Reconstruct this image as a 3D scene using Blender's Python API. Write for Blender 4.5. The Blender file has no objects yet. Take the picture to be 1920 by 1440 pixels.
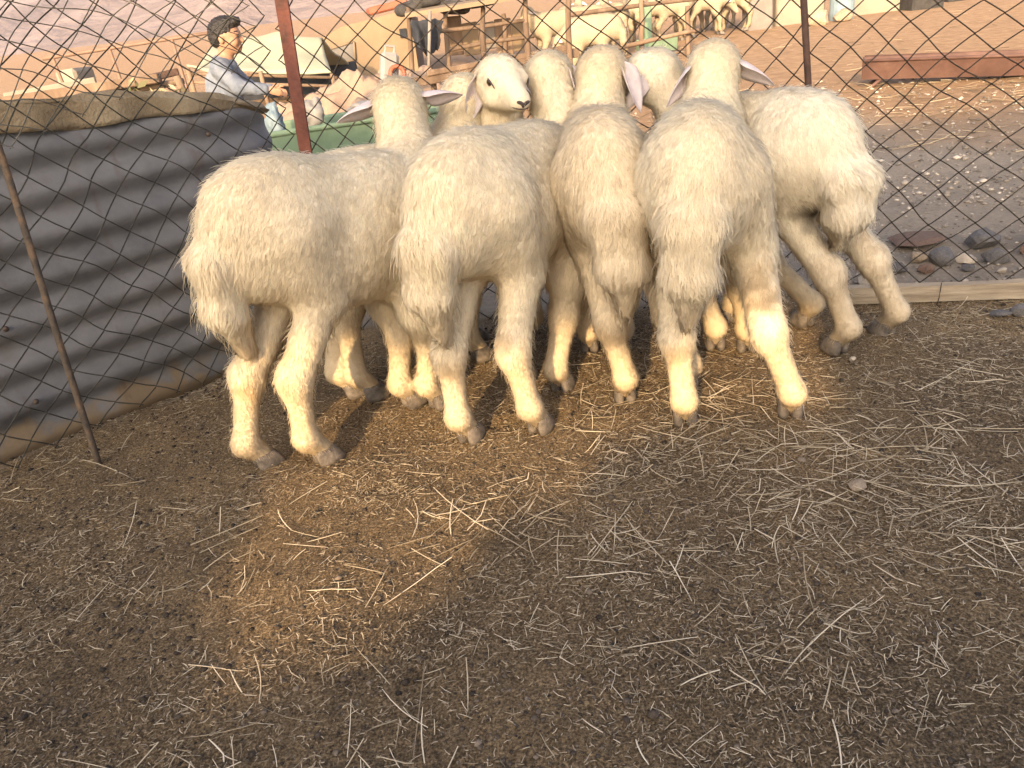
import bpy, math, random
import numpy as np
from mathutils import Vector, Matrix, kdtree

rng = np.random.default_rng(7)
random.seed(7)
R = math.radians
scene = bpy.context.scene
COL = scene.collection

# ---------------------------------------------------------------- camera
cam_d = bpy.data.cameras.new('camera')
cam = bpy.data.objects.new('camera', cam_d)
COL.objects.link(cam)
cam_d.sensor_width = 36.0
cam_d.lens = 36.0 * 1450.0 / 1920.0
cam_d.clip_start = 0.02
cam_d.clip_end = 3000.0
PITCH, ROLL, CAMH = R(25.0), R(7.0), 0.92
cF = Vector((0, math.cos(PITCH), -math.sin(PITCH)))
cR0 = Vector((1, 0, 0)); cU0 = Vector((0, math.sin(PITCH), math.cos(PITCH)))
cR = cR0 * math.cos(ROLL) - cU0 * math.sin(ROLL)
cU = cU0 * math.cos(ROLL) + cR0 * math.sin(ROLL)
mw = Matrix((cR, cU, -cF)).transposed().to_4x4()
mw.translation = Vector((0, 0, CAMH))
cam.matrix_world = mw
scene.camera = cam

# ---------------------------------------------------------------- world, sun, exposure
SUN_EL = R(18.0)
SUN_DIR = Vector((-0.30, -0.954, 0)).normalized()          # horizontal direction towards the sun
to_sun = Vector((SUN_DIR.x * math.cos(SUN_EL), SUN_DIR.y * math.cos(SUN_EL), math.sin(SUN_EL)))
world = bpy.data.worlds.new('World'); scene.world = world
world.use_nodes = True
wt = world.node_tree
for n in list(wt.nodes): wt.nodes.remove(n)
wo = wt.nodes.new('ShaderNodeOutputWorld'); wb = wt.nodes.new('ShaderNodeBackground')
sk = wt.nodes.new('ShaderNodeTexSky'); sk.sky_type = 'NISHITA'; sk.sun_disc = False
sk.sun_elevation = SUN_EL
sk.sun_rotation = math.atan2(to_sun.x, to_sun.y)
sk.air_density = 0.6; sk.dust_density = 4.0; sk.ozone_density = 0.2; sk.altitude = 0
wb.inputs['Strength'].default_value = 0.15
wt.links.new(sk.outputs[0], wb.inputs['Color']); wt.links.new(wb.outputs[0], wo.inputs['Surface'])
sun_d = bpy.data.lights.new('sun', 'SUN'); sun_d.energy = 2.2; sun_d.angle = R(1.0); sun_d.color = (1.0, 0.68, 0.37)
sun = bpy.data.objects.new('sun', sun_d); COL.objects.link(sun)
sun.rotation_euler = to_sun.to_track_quat('Z', 'Y').to_euler()
sun.location = (0, -6, 6)
vs = scene.view_settings
scene.display_settings.display_device = 'sRGB'
vs.view_transform = 'Standard'; vs.look = 'None'; vs.gamma = 1.0; vs.use_curve_mapping = False
vs.exposure = 2.05
try:
    scene.cycles_curves.shape = 'RIBBONS'
    scene.cycles.max_bounces = 9; scene.cycles.diffuse_bounces = 8; scene.cycles.transparent_max_bounces = 4
    scene.cycles.use_denoising = True
    scene.cycles.use_adaptive_sampling = True; scene.cycles.adaptive_threshold = 0.025; scene.cycles.use_light_tree = False
    scene.cycles_curves.subdivisions = 1
except Exception: pass

# ---------------------------------------------------------------- helpers: materials
MATS = {}
def pm(name, cols, scale=8.0, rough=0.85, bump=0.3, bscale=None, detail=6.0, metal=0.0, bdist=0.01, stretch=None, spec=0.3, rnd=0.0):
    """noise-driven procedural material: cols = list of (pos, rgb)"""
    m = bpy.data.materials.new(name); m.use_nodes = True
    t = m.node_tree; b = t.nodes['Principled BSDF']
    tc = t.nodes.new('ShaderNodeTexCoord')
    src = tc.outputs['Object']
    if stretch:
        mp = t.nodes.new('ShaderNodeMapping'); mp.inputs['Scale'].default_value = stretch
        t.links.new(src, mp.inputs['Vector']); src = mp.outputs[0]
    n = t.nodes.new('ShaderNodeTexNoise'); n.inputs['Scale'].default_value = scale; n.inputs['Detail'].default_value = detail
    n.inputs['Roughness'].default_value = 0.62
    t.links.new(src, n.inputs['Vector'])
    r = t.nodes.new('ShaderNodeValToRGB')
    el = r.color_ramp.elements
    while len(el) < len(cols): el.new(0.5)
    for e, (p, c) in zip(el, cols): e.position = p; e.color = (*c, 1)
    t.links.new(n.outputs['Fac'], r.inputs['Fac'])
    out = r.outputs['Color']
    if rnd:
        oi = t.nodes.new('ShaderNodeObjectInfo'); hs = t.nodes.new('ShaderNodeHueSaturation')
        mr = t.nodes.new('ShaderNodeMapRange'); mr.inputs['To Min'].default_value = 1 - rnd; mr.inputs['To Max'].default_value = 1 + rnd
        t.links.new(oi.outputs['Random'], mr.inputs['Value']); t.links.new(mr.outputs[0], hs.inputs['Value'])
        t.links.new(out, hs.inputs['Color']); out = hs.outputs['Color']
    t.links.new(out, b.inputs['Base Color'])
    b.inputs['Roughness'].default_value = rough; b.inputs['Metallic'].default_value = metal
    b.inputs['Specular IOR Level'].default_value = spec
    if bump:
        n2 = t.nodes.new('ShaderNodeTexNoise'); n2.inputs['Scale'].default_value = bscale or scale * 4; n2.inputs['Detail'].default_value = 5
        t.links.new(src, n2.inputs['Vector'])
        bp = t.nodes.new('ShaderNodeBump'); bp.inputs['Strength'].default_value = bump; bp.inputs['Distance'].default_value = bdist
        t.links.new(n2.outputs['Fac'], bp.inputs['Height']); t.links.new(bp.outputs[0], b.inputs['Normal'])
    MATS[name] = m
    return m

# ---------------------------------------------------------------- helpers: meshes
def mesh_np(name, V, F, mat=None, smooth=True, parent=None, loc=None):
    """V (n,3); F (m,3) or (m,4) array, or list of polys"""
    V = np.asarray(V, np.float32)
    me = bpy.data.meshes.new(name)
    if isinstance(F, np.ndarray):
        k = F.shape[1]
        me.vertices.add(len(V)); me.vertices.foreach_set('co', V.ravel())
        me.loops.add(F.size); me.loops.foreach_set('vertex_index', F.ravel().astype(np.int32))
        me.polygons.add(len(F))
        me.polygons.foreach_set('loop_start', np.arange(0, F.size, k, dtype=np.int32))
        me.polygons.foreach_set('loop_total', np.full(len(F), k, np.int32))
        me.update(calc_edges=True)
    else:
        me.from_pydata([tuple(v) for v in V], [], [tuple(f) for f in F]); me.update()
    if smooth: me.polygons.foreach_set('use_smooth', np.ones(len(me.polygons), bool))
    if mat: me.materials.append(mat)
    o = bpy.data.objects.new(name, me); COL.objects.link(o)
    if parent: o.parent = parent
    if loc is not None: o.location = loc
    return o
def tag(o, label=None, cat=None, group=None, kind=None):
    if label: o['label'] = label
    if cat: o['category'] = cat
    if group: o['group'] = group
    if kind: o['kind'] = kind
    return o
def empty(name, loc=(0, 0, 0)):
    o = bpy.data.objects.new(name, None); COL.objects.link(o); o.location = loc; o.empty_display_size = 0.1
    return o
class MB:
    """collects vertices and polygons for one mesh object"""
    def __init__(s): s.V = []; s.F = []
    def add(s, V, F):
        b = len(s.V); s.V += [tuple(v) for v in V]; s.F += [tuple(i + b for i in f) for f in F]; return s
    def box(s, c, d, rz=0.0, rx=0.0, ry=0.0, bev=0.0, jit=0.0):
        """bevelled box, centre c, full size d"""
        hx, hy, hz = (q / 2 for q in d); bv = min(bev, hx * .9, hy * .9, hz * .9)
        M = Matrix.Rotation(rz, 3, 'Z') @ Matrix.Rotation(ry, 3, 'Y') @ Matrix.Rotation(rx, 3, 'X')
        def put(pts): return [tuple(M @ (Vector(p) + Vector([random.uniform(-jit, jit) for _ in range(3)])) + Vector(c)) for p in pts]
        if bv <= 0:
            pts = [(x, y, z) for x in (-hx, hx) for y in (-hy, hy) for z in (-hz, hz)]
            return s.add(put(pts), [(0, 1, 3, 2), (4, 6, 7, 5), (0, 4, 5, 1), (2, 3, 7, 6), (0, 2, 6, 4), (1, 5, 7, 3)])
        idx = {}; pts = []
        for sx in (-1, 1):
            for sy in (-1, 1):
                for sz in (-1, 1):
                    for a in range(3):
                        q = [sx * (hx - bv), sy * (hy - bv), sz * (hz - bv)]
                        q[a] += (sx, sy, sz)[a] * bv
                        idx[(sx, sy, sz, a)] = len(pts); pts.append(q)
        F = []
        for a in range(3):
            b, c2 = (a + 1) % 3, (a + 2) % 3
            for sg in (-1, 1):
                lp = []
                for p, q in ((-1, -1), (1, -1), (1, 1), (-1, 1)):
                    k = [0, 0, 0]; k[a] = sg; k[b] = p; k[c2] = q; lp.append(idx[(*k, a)])
                F.append(tuple(lp if sg > 0 else lp[::-1]))
        for a in range(3):
            b, c2 = (a + 1) % 3, (a + 2) % 3
            for p in (-1, 1):
                for q in (-1, 1):
                    k0 = [0, 0, 0]; k0[a] = -1; k0[b] = p; k0[c2] = q
                    k1 = list(k0); k1[a] = 1
                    lp = [idx[(*k0, b)], idx[(*k1, b)], idx[(*k1, c2)], idx[(*k0, c2)]]
                    F.append(tuple(lp if p * q < 0 else lp[::-1]))
        for sx in (-1, 1):
            for sy in (-1, 1):
                for sz in (-1, 1):
                    lp = [idx[(sx, sy, sz, a)] for a in range(3)]
                    F.append(tuple(lp if sx * sy * sz > 0 else lp[::-1]))
        return s.add(put(pts), F)
    def tube(s, pts, rad, k=8, caps=True):
        V, F = tube_np(np.array(pts, float), rad, k)
        b = len(pts) * k
        F = [tuple(f) for f in F]
        if caps: F += [tuple(range(k))[::-1], tuple(range(b - k, b))]
        return s.add(V, F)
    def build(s, name, mat, parent=None, smooth=False, loc=None):
        V = np.array(s.V, float)
        if loc is not None: V = V - np.array(loc, float)
        return mesh_np(name, V, s.F, mat, smooth, parent, loc)
def tube_np(P, rad, k=4):
    P = np.asarray(P, float); n = len(P)
    T = np.gradient(P, axis=0); T /= np.linalg.norm(T, axis=1, keepdims=True) + 1e-12
    up = np.array([0.13, 0.31, 0.94]) if abs(T[:, 2]).mean() < 0.9 else np.array([0.94, 0.31, 0.1])
    A = np.cross(T, up); A /= np.linalg.norm(A, axis=1, keepdims=True) + 1e-12
    B = np.cross(T, A)
    rad = np.broadcast_to(np.asarray(rad, float), (n,))
    an = np.linspace(0, 2 * np.pi, k, endpoint=False)
    V = P[:, None] + rad[:, None, None] * (np.cos(an)[None, :, None] * A[:, None] + np.sin(an)[None, :, None] * B[:, None])
    i = np.arange(n - 1)[:, None]; j = np.arange(k)[None]
    F = np.stack([i * k + j, i * k + (j + 1) % k, (i + 1) * k + (j + 1) % k, (i + 1) * k + j], -1).reshape(-1, 4)
    return V.reshape(-1, 3), F
def vnoise(P, seed=0):
    """smooth 3-D value noise in -1..1"""
    P = np.asarray(P, float); i = np.floor(P).astype(np.int64); f = P - i; f = f * f * (3 - 2 * f)
    def h(a, b, c):
        x = (a * 73856093) ^ (b * 19349663) ^ (c * 83492791) ^ (seed * 2654435761)
        x = (x ^ (x >> 13)) * 1274126177 & 0xffffffff
        return ((x ^ (x >> 16)) & 0xffff) / 32767.5 - 1
    o = 0
    for a in (0, 1):
        for b in (0, 1):
            for c in (0, 1):
                w = (f[..., 0] if a else 1 - f[..., 0]) * (f[..., 1] if b else 1 - f[..., 1]) * (f[..., 2] if c else 1 - f[..., 2])
                o = o + w * h(i[..., 0] + a, i[..., 1] + b, i[..., 2] + c)
    return o
def fbm(P, seed=0, oct=3):
    return sum(vnoise(np.asarray(P) * 2 ** k, seed + k) * .5 ** k for k in range(oct))
def nz(x, y=0.0, z=0.0, seed=0): return float(vnoise(np.array([[x, y, z]]), seed)[0])

# ---------------------------------------------------------------- helpers: implicit surfaces -> one continuous skin
def unit(v): v = np.asarray(v, float); return v / (np.linalg.norm(v) + 1e-12)
def RC(a, b, ra, rb, k=.04, **kw): return dict(t='c', a=np.array(a, float), b=np.array(b, float), ra=ra, rb=rb, k=k, **kw)
def EL(c, r, ax=None, k=.05, **kw): return dict(t='e', c=np.array(c, float), r=np.array(r, float), ax=np.eye(3) if ax is None else np.array(ax, float), k=k, **kw)
def sdist(p, X):
    if p['t'] == 'c':
        ba = p['b'] - p['a']; pa = X - p['a']
        h = np.clip(pa @ ba / (ba @ ba), 0, 1)
        return np.linalg.norm(pa - h[..., None] * ba, axis=-1) - (p['ra'] + (p['rb'] - p['ra']) * h)
    q = (X - p['c']) @ p['ax'].T
    k0 = np.linalg.norm(q / p['r'], axis=-1); k1 = np.linalg.norm(q / p['r'] ** 2, axis=-1) + 1e-9
    return k0 * (k0 - 1) / k1
def pbox(p):
    if p['t'] == 'c':
        return (np.minimum(p['a'] - p['ra'], p['b'] - p['rb']), np.maximum(p['a'] + p['ra'], p['b'] + p['rb']))
    e = np.sqrt(((p['ax'] * p['r'][:, None]) ** 2).sum(0)); return p['c'] - e, p['c'] + e
def skin_mesh(prims, h):
    bb = [pbox(p) for p in prims]
    lo = np.min([b[0] for b in bb], 0) - 3 * h; hi = np.max([b[1] for b in bb], 0) + 3 * h
    n = np.ceil((hi - lo) / h).astype(int) + 1
    S = np.full(n, 0.2, np.float32)
    ax = [lo[i] + h * np.arange(n[i]) for i in range(3)]
    for p, (b0, b1) in zip(prims, bb):
        m = .09
        i0 = np.clip(np.floor((b0 - m - lo) / h).astype(int), 0, n); i1 = np.clip(np.ceil((b1 + m - lo) / h).astype(int) + 1, 0, n)
        sl = tuple(slice(a, b) for a, b in zip(i0, i1))
        X = np.stack(np.meshgrid(*[ax[i][sl[i]] for i in range(3)], indexing='ij'), -1)
        d = sdist(p, X); s = S[sl]; k = p['k']
        if p.get('sub'):
            hh = np.maximum(k - np.abs(s + d), 0) / k; S[sl] = np.maximum(s, -d) + hh * hh * k / 4
        else:
            hh = np.maximum(k - np.abs(s - d), 0) / k; S[sl] = np.minimum(s, d) - hh * hh * k / 4
    ins = S < 0
    c = [ins[a:n[0] - 1 + a, b:n[1] - 1 + b, d:n[2] - 1 + d] for a in (0, 1) for b in (0, 1) for d in (0, 1)]
    cnt = sum(x.astype(np.int8) for x in c); act = (cnt > 0) & (cnt < 8)
    ijk = np.argwhere(act); idx = -np.ones(act.shape, np.int64); idx[act] = np.arange(len(ijk))
    acc = np.zeros((len(ijk), 3)); w = np.zeros(len(ijk))
    crn = [(a, b, d) for a in (0, 1) for b in (0, 1) for d in (0, 1)]
    for u in crn:
        for v in crn:
            if sum(v) == sum(u) + 1 and sum(abs(x - y) for x, y in zip(u, v)) == 1:
                s0 = S[tuple((ijk + u).T)]; s1 = S[tuple((ijk + v).T)]
                m = (s0 < 0) != (s1 < 0); t = np.where(m, s0 / np.where(m, s0 - s1, 1), 0)
                acc += m[:, None] * (np.array(u) + t[:, None] * (np.array(v) - np.array(u))); w += m
    V = lo + h * (ijk + acc / w[:, None])
    Q = []
    for a in range(3):
        b, d = (a + 1) % 3, (a + 2) % 3
        sl0 = [slice(1, -1)] * 3; sl0[a] = slice(0, -1); sl1 = list(sl0); sl1[a] = slice(1, None)
        A = ins[tuple(sl0)]; B = ins[tuple(sl1)]
        for sg, M in ((1, A & ~B), (-1, ~A & B)):
            e = np.argwhere(M)
            if not len(e): continue
            off = np.ones(3, int); off[a] = 0; e = e + off
            def at(db, dd):
                q = e.copy(); q[:, b] += db; q[:, d] += dd; return idx[tuple(q.T)]
            q = np.stack([at(-1, -1), at(0, -1), at(0, 0), at(-1, 0)], 1)
            Q.append(q if sg > 0 else q[:, ::-1])
    return V, np.concatenate(Q)
def vnormals(V, Q):
    a = V[Q[:, 2]] - V[Q[:, 0]]; b = V[Q[:, 3]] - V[Q[:, 1]]; fn = np.cross(a, b)
    N = np.zeros_like(V)
    for i in range(4): np.add.at(N, Q[:, i], fn)
    return N / (np.linalg.norm(N, axis=1, keepdims=True) + 1e-12)
def relax(V, Q, it=2, lam=.5):
    e = np.concatenate([Q[:, [0, 1]], Q[:, [1, 2]], Q[:, [2, 3]], Q[:, [3, 0]]])
    for _ in range(it):
        s = np.zeros_like(V); c = np.zeros(len(V))
        np.add.at(s, e[:, 0], V[e[:, 1]]); np.add.at(c, e[:, 0], 1)
        np.add.at(s, e[:, 1], V[e[:, 0]]); np.add.at(c, e[:, 1], 1)
        V = V + lam * (s / np.maximum(c, 1)[:, None] - V)
    return V

# ================================================================= SHEEP BUILDER
def wool_mat(name, hair):
    m = bpy.data.materials.new(name); m.use_nodes = True; t = m.node_tree; b = t.nodes['Principled BSDF']
    a = t.nodes.new('ShaderNodeAttribute'); a.attribute_name = 'tint'; t.links.new(a.outputs['Color'], b.inputs['Base Color'])
    b.inputs['Roughness'].default_value = 0.9; b.inputs['Specular IOR Level'].default_value = 0.12
    if hair:
        r = t.nodes.new('ShaderNodeAttribute'); r.attribute_name = 'rootn'
        t.links.new(r.outputs['Vector'], b.inputs['Normal'])
        tr = t.nodes.new('ShaderNodeBsdfTranslucent'); mx = t.nodes.new('ShaderNodeMixShader'); mx.inputs[0].default_value = 0.12
        t.links.new(a.outputs['Color'], tr.inputs['Color']); t.links.new(r.outputs['Vector'], tr.inputs['Normal'])
        t.links.new(b.outputs[0], mx.inputs[1]); t.links.new(tr.outputs[0], mx.inputs[2])
        t.links.new(mx.outputs[0], t.nodes['Material Output'].inputs['Surface'])
    else:
        n = t.nodes.new('ShaderNodeTexNoise'); n.inputs['Scale'].default_value = 160; bp = t.nodes.new('ShaderNodeBump')
        bp.inputs['Strength'].default_value = .25; bp.inputs['Distance'].default_value = .004
        t.links.new(n.outputs['Fac'], bp.inputs['Height']); t.links.new(bp.outputs[0], b.inputs['Normal'])
    return m
M_WOOL, M_HIDE = wool_mat('wool', True), wool_mat('hide', False)
M_EAR = pm('ear_skin', [(.35, (.42, .365, .36)), (.65, (.55, .485, .47))], 30, .7, .15)
M_EARIN = pm('inner_ear_skin', [(.35, (.30, .19, .17)), (.65, (.40, .27, .24))], 30, .7, .15)
M_HOOF = pm('hoof_horn', [(.35, (.075, .066, .056)), (.65, (.20, .172, .14))], 40, .6, .2)
M_EYE = pm('eye_dark', [(.4, (.015, .010, .006)), (.6, (.04, .025, .012))], 20, .12, 0, spec=.6)
M_NOSE = pm('nose_skin', [(.35, (.035, .026, .024)), (.7, (.09, .065, .06))], 60, .5, .3)

def ear_mesh(base, d, nrm, L=.11, W=.028, curl=.35, droop=.3):
    """leaf shaped cupped ear; d = direction, nrm = where the opening looks"""
    d = unit(d); nrm = unit(nrm - d * (nrm @ d)); s = np.cross(d, nrm)
    nu, nv = 12, 7; out = []
    for side in (0, 1):
        for i in range(nu):
            u = i / (nu - 1); w = W * (math.sin(math.pi * min(1, .16 + u * .84)) ** .75) * (1.05 - .15 * u) if u < 1 else .0008
            if u < .25: w *= .55 + 1.8 * u
            for j in range(nv):
                v = j / (nv - 1) * 2 - 1
                cup = curl * w * (v * v) * (1.6 - u) * 1.5
                p = base + d * (u * L) + s * (v * w * (1 - .25 * (1 - u))) + nrm * (cup - (.0035 if side else 0) * (1 - .6 * u))
                p = p + np.array([0, 0, -droop * L * u * u])
                out.append(p)
    F = []
    for side in (0, 1):
        o = side * nu * nv
        for i in range(nu - 1):
            for j in range(nv - 1):
                q = (o + i * nv + j, o + i * nv + j + 1, o + (i + 1) * nv + j + 1, o + (i + 1) * nv + j)
                F.append(q if side == 0 else q[::-1])
    o = nu * nv
    ring = [i * nv for i in range(nu)] + [(nu - 1) * nv + j for j in range(1, nv)] + [i * nv + nv - 1 for i in range(nu - 2, -1, -1)] + [j for j in range(nv - 2, 0, -1)]
    for a, b in zip(ring, ring[1:] + ring[:1]): F.append((a, b, b + o, a + o))
    return np.array(out), F
def ball(c, r, n=10, sq=(1, 1, 1)):
    V = []; F = []
    for i in range(n + 1):
        th = math.pi * i / n
        for j in range(n * 2):
            ph = math.pi * j / n; V.append((c[0] + r * sq[0] * math.sin(th) * math.cos(ph), c[1] + r * sq[1] * math.sin(th) * math.sin(ph), c[2] + r * sq[2] * math.cos(th)))
    for i in range(n):
        for j in range(n * 2):
            a = i * 2 * n + j; b = i * 2 * n + (j + 1) % (2 * n); F.append((a, a + 2 * n, b + 2 * n, b))
    return np.array(V), F

def make_sheep(sp):
    sd = sp['seed']; g = np.random.default_rng(sd)
    hip = np.array([*sp['hip'], 0.]); sh = np.array([*sp['sh'], 0.])
    f = unit(sh - hip); r = np.array([f[1], -f[0], 0.]); u = np.array([0, 0, 1.]); L = np.linalg.norm(sh - hip)
    hs = sp.get('h', .68) / .68; wd = sp.get('wid', 1.0); gz = sp.get('gz', 0.0)
    tz = sp.get('dz', 0.0)                                     # shoulder higher (+) or lower (-) than hip
    def P(a, b, c): return hip + f * a + r * (b * wd) + u * (c * hs + tz * np.clip(a / L, -.3, 1.3))
    AX = np.array([f, r, u])
    back, down = -f, -u
    trunk = dict(fl=.016, cv=back * .45 + down * .85, cu=.35, lift=.17)
    rump = dict(fl=.0165, cv=back * .25 + down * .95, cu=.35, lift=.20)
    leg = dict(fl=.012, cv=down + back * .35, cu=.3, lift=.42)
    low = dict(fl=.0062, cv=down, cu=.2, lift=.45)
    necka = dict(fl=.013, cv=back * .3 + down * .9, cu=1.0, lift=.32)
    crown = dict(fl=.009, cv=back * .5 + down * .6, cu=1.5, lift=.5)
    face = dict(fl=.006, cv=down, cu=.1, lift=.25)
    taila = dict(fl=.025, cv=down + back * .1, cu=.40, lift=.26)
    pr = []
    pr += [EL(P(.0, 0, .535), np.array([.145, .106 * wd, .116 * hs]), AX, .05, **rump),
           EL(P(-.075, 0, .490), np.array([.086, .082 * wd, .112 * hs]), AX, .06, **rump),
           EL(P(L * .5, 0, .498), np.array([L * .5 + .15, .124 * wd, .130 * hs]), AX, .06, **trunk),
           EL(P(L * .5, 0, .452), np.array([.19, .112 * wd, .100 * hs]), AX, .06, **trunk),
           EL(P(L * .97, 0, .495), np.array([.13, .102 * wd, .145 * hs]), AX, .06, **trunk),
           EL(P(L * .5, 0, .575), np.array([L * .5 + .10, .068 * wd, .075 * hs]), AX, .06, **trunk)]
    feet = []
    for side, F in ((-1, sp['hl']), (1, sp['hr'])):
        F = np.array([*F, 0.]); hj = P(.0, side * .064, .50); hj[2] = .50 * hs
        hk = F - f * .035 + u * .235; hk[:2] += (hj[:2] - F[:2]) * .40 * np.array([1, 1])
        st = (hj * .45 + hk * .55) + f * .075; st[2] = .365 * hs
        fl = F - f * .018 + u * .082
        tp = F + f * .020 + u * .036
        pr += [RC(hj, st, .082 * wd, .053, .04, **rump), RC(st, hk, .047, .0345, .03, **leg), RC(hk, fl, .0305, .0275, .03, **low), RC(fl, tp, .030, .023, .02, **low)]
        pr += [EL(hk - f * .012, (.022, .022, .04), AX, .03, **leg)]
        feet.append((F, f))
        sp.setdefault('stains', []); sp['stains'] = list(sp['stains']) + [(*(hk - f * .03 + r * g.normal(0, .012))[:2], hk[2] + g.normal(0, .03), .035, g.uniform(.25, .55), (.42, .28, .13)), (*(fl - f * .02)[:2], .06, .03, g.uniform(.2, .5), (.22, .15, .09))]
    for side, F in ((-1, sp['fl']), (1, sp['fr'])):
        F = np.array([*F, 0.]); sj = P(L * .95, side * .06, .44); el = P(L - .04, side * .072, .33)
        kn = el * .42 + (F + u * .08) * .58 + f * .018; kn[2] = .205
        fl = F - f * .012 + u * .078; tp = F + f * .020 + u * .036
        pr += [RC(sj, el, .082, .060, .06, **trunk), RC(el, kn, .046, .035, .04, **leg), RC(kn, fl, .032, .0275, .03, **low), RC(fl, tp, .030, .023, .02, **low)]
        feet.append((F, f))
    # fat tail
    tl = sp.get('tail', .24) * .74; sw = sp.get('sway', 0.0); tw = sp.get('tailw', 1.0)
    ty = sp.get('tailback', 0.0)
    t0, t1, t2, t3 = P(-.125, 0, .51), P(-.162 - ty, sw * .4, .45), P(-.165 - ty * 1.4, sw * .8, .45 - tl * .5), P(-.140 - ty * 1.2, sw, .45 - tl)
    for sx in (-1, 1):
        o = r * (.022 * tw * sx)
        pr += [RC(t0 + o * .4, t1 + o, .038, .040 * tw, .02, **taila), RC(t1 + o, t2 + o * .8, .041 * tw, .036 * tw, .02, **taila), RC(t2 + o * .8, t3 + o * .2, .034 * tw, .012, .025, **taila)]
    # neck and head (world points)
    poll = np.array(sp['poll'], float); nose = np.array(sp['nose'], float)
    nb = P(L + .01, 0, .47); nm = (nb + poll) / 2 + np.array(sp.get('neckoff', (0, 0, 0)))
    hd = unit(nose - poll); nb2 = P(L - .02, 0, .53)
    pr += [RC(nb, nm, .100, .074, .05, **necka), RC(nb2, nm, .06, .060, .05, **necka), RC(nm, poll - hd * .01 - u * .02, .073, .060, .04, **necka)]
    hu = unit(sp.get('hup', u) - hd * (np.array(sp.get('hup', u)) @ hd)); hr = np.cross(hd, hu)
    HA = np.array([hd, hr, hu]); HL = np.linalg.norm(nose - poll)
    pr += [EL(poll + hd * .015, (.072, .061, .062) if not sp.get('face') else (.068, .055, .056), HA, .03, **crown),
           RC(poll + hd * .03 + hu * .010, nose - hd * .028 + hu * .006, .050, .0235, .03, **face),
           RC(poll + hd * .045 - hu * .03, nose - hd * .034 - hu * .015, .040, .0165, .025, **face),
           EL(nose - hd * .024, (.022, .026, .020), HA, .015, **face)]
    for sx in (-1, 1):      # brow and cheek
        pr += [EL(poll + hd * .058 + hr * sx * .044 + hu * .024, (.022, .014, .015), HA, .02, **face),
               EL(poll + hd * .05 + hr * sx * .036 - hu * .025, (.035, .02, .03), HA, .02, **face)]
    sp['stains'] = sp['stains'] + [(*(t3 - f * .02)[:2], t3[2] + .03, .05, g.uniform(.2, .4), (.45, .31, .15))]
    org = np.array([hip[0], hip[1], gz])
    for p in pr:
        for k in ('a', 'b', 'c'):
            if k in p: p[k] = p[k] + np.array([0, 0, gz])
    h = sp.get('vox', .0105)
    V, Q = skin_mesh(pr, h); V = relax(V, Q, 1, .4); N = vnormals(V, Q)
    # blended coat attributes
    W = np.stack([np.exp(-np.clip(sdist(p, V), -.05, .3) / .014) for p in pr], 1); W /= W.sum(1, keepdims=True)
    FL = W @ np.array([p['fl'] for p in pr]); CU = W @ np.array([p['cu'] for p in pr]); LI = W @ np.array([p['lift'] for p in pr])
    CV = W @ np.array([p['cv'] for p in pr])
    amp = np.clip((FL - .008) / .03, 0, 1)
    V = V + N * (amp * (.007 * vnoise(V * 13, sd) + .004 * vnoise(V * 32, sd + 3)))[:, None]
    N = vnormals(V, Q)
    base = np.array(sp.get('col', (.83, .735, .55)))
    def tint(X, fl):
        n1 = vnoise(X * 5, sd + 11); n2 = vnoise(X * 22, sd + 12)
        c = base[None] * (1 + .04 * n1 + .03 * n2)[:, None]
        warm = np.clip(.5 + .5 * vnoise(X * 3.2, sd + 21), 0, 1)[:, None]
        c = c * (1 - warm * np.array([[.00, .035, .10]]))
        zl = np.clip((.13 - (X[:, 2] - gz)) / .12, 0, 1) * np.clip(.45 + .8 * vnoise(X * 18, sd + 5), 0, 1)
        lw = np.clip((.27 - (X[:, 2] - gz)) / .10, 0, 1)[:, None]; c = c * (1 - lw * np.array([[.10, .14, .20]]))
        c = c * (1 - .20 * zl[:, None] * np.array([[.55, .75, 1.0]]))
        for (sx, sy, sz, rad, am, cc) in sp.get('stains', []):
            d = np.linalg.norm(X - np.array([sx, sy, sz + gz]), axis=1) / rad
            m = np.clip(1.15 - d + .55 * vnoise(X * 40, sd + 31), 0, 1) * am
            c = c * (1 - m[:, None]) + np.array(cc)[None] * m[:, None]
        return np.clip(c, 0.01, .9)
    body = mesh_np('sheep', V - org, Q, M_HIDE, True, None, org)
    ca = body.data.attributes.new('tint', 'FLOAT_COLOR', 'POINT')
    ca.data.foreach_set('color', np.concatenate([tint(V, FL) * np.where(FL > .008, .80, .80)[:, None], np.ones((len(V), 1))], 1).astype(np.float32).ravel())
    # ---------------- wool strands
    n = sp.get('strands', 60000)
    T = np.concatenate([Q[:, [0, 1, 2]], Q[:, [0, 2, 3]]])
    ar = np.linalg.norm(np.cross(V[T[:, 1]] - V[T[:, 0]], V[T[:, 2]] - V[T[:, 0]]), axis=1)
    dens = np.clip(.02 / np.maximum(FL[T].mean(1), .004), .5, 3.2)
    cn = V[T].mean(1) - np.array([0, 0, CAMH]); cn /= np.linalg.norm(cn, axis=1, keepdims=True)
    away = (N[T].mean(1) * cn).sum(1); dens = dens * np.where(away > .3, .3, 1.0)      # thinner where the fleece lies against the other animals
    pw = ar * dens; pw /= pw.sum()
    def sample(m):
        ti = g.choice(len(T), m, p=pw); a = g.random((m, 2)); a[a.sum(1) > 1] = 1 - a[a.sum(1) > 1]
        w = np.stack([1 - a.sum(1), a[:, 0], a[:, 1]], 1); t = T[ti]
        def it(A): return (A[t] * (w[..., None] if A.ndim == 2 else w)).sum(1)
        return it(V), it(N), it(FL), it(CU), it(LI), it(CV)
    nc = max(50, n // 16)
    cP, cN, cFL, cCU, cLI, cCV = sample(nc)
    kd = kdtree.KDTree(nc)
    for i, p in enumerate(cP): kd.insert(p, i)
    kd.balance()
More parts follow.
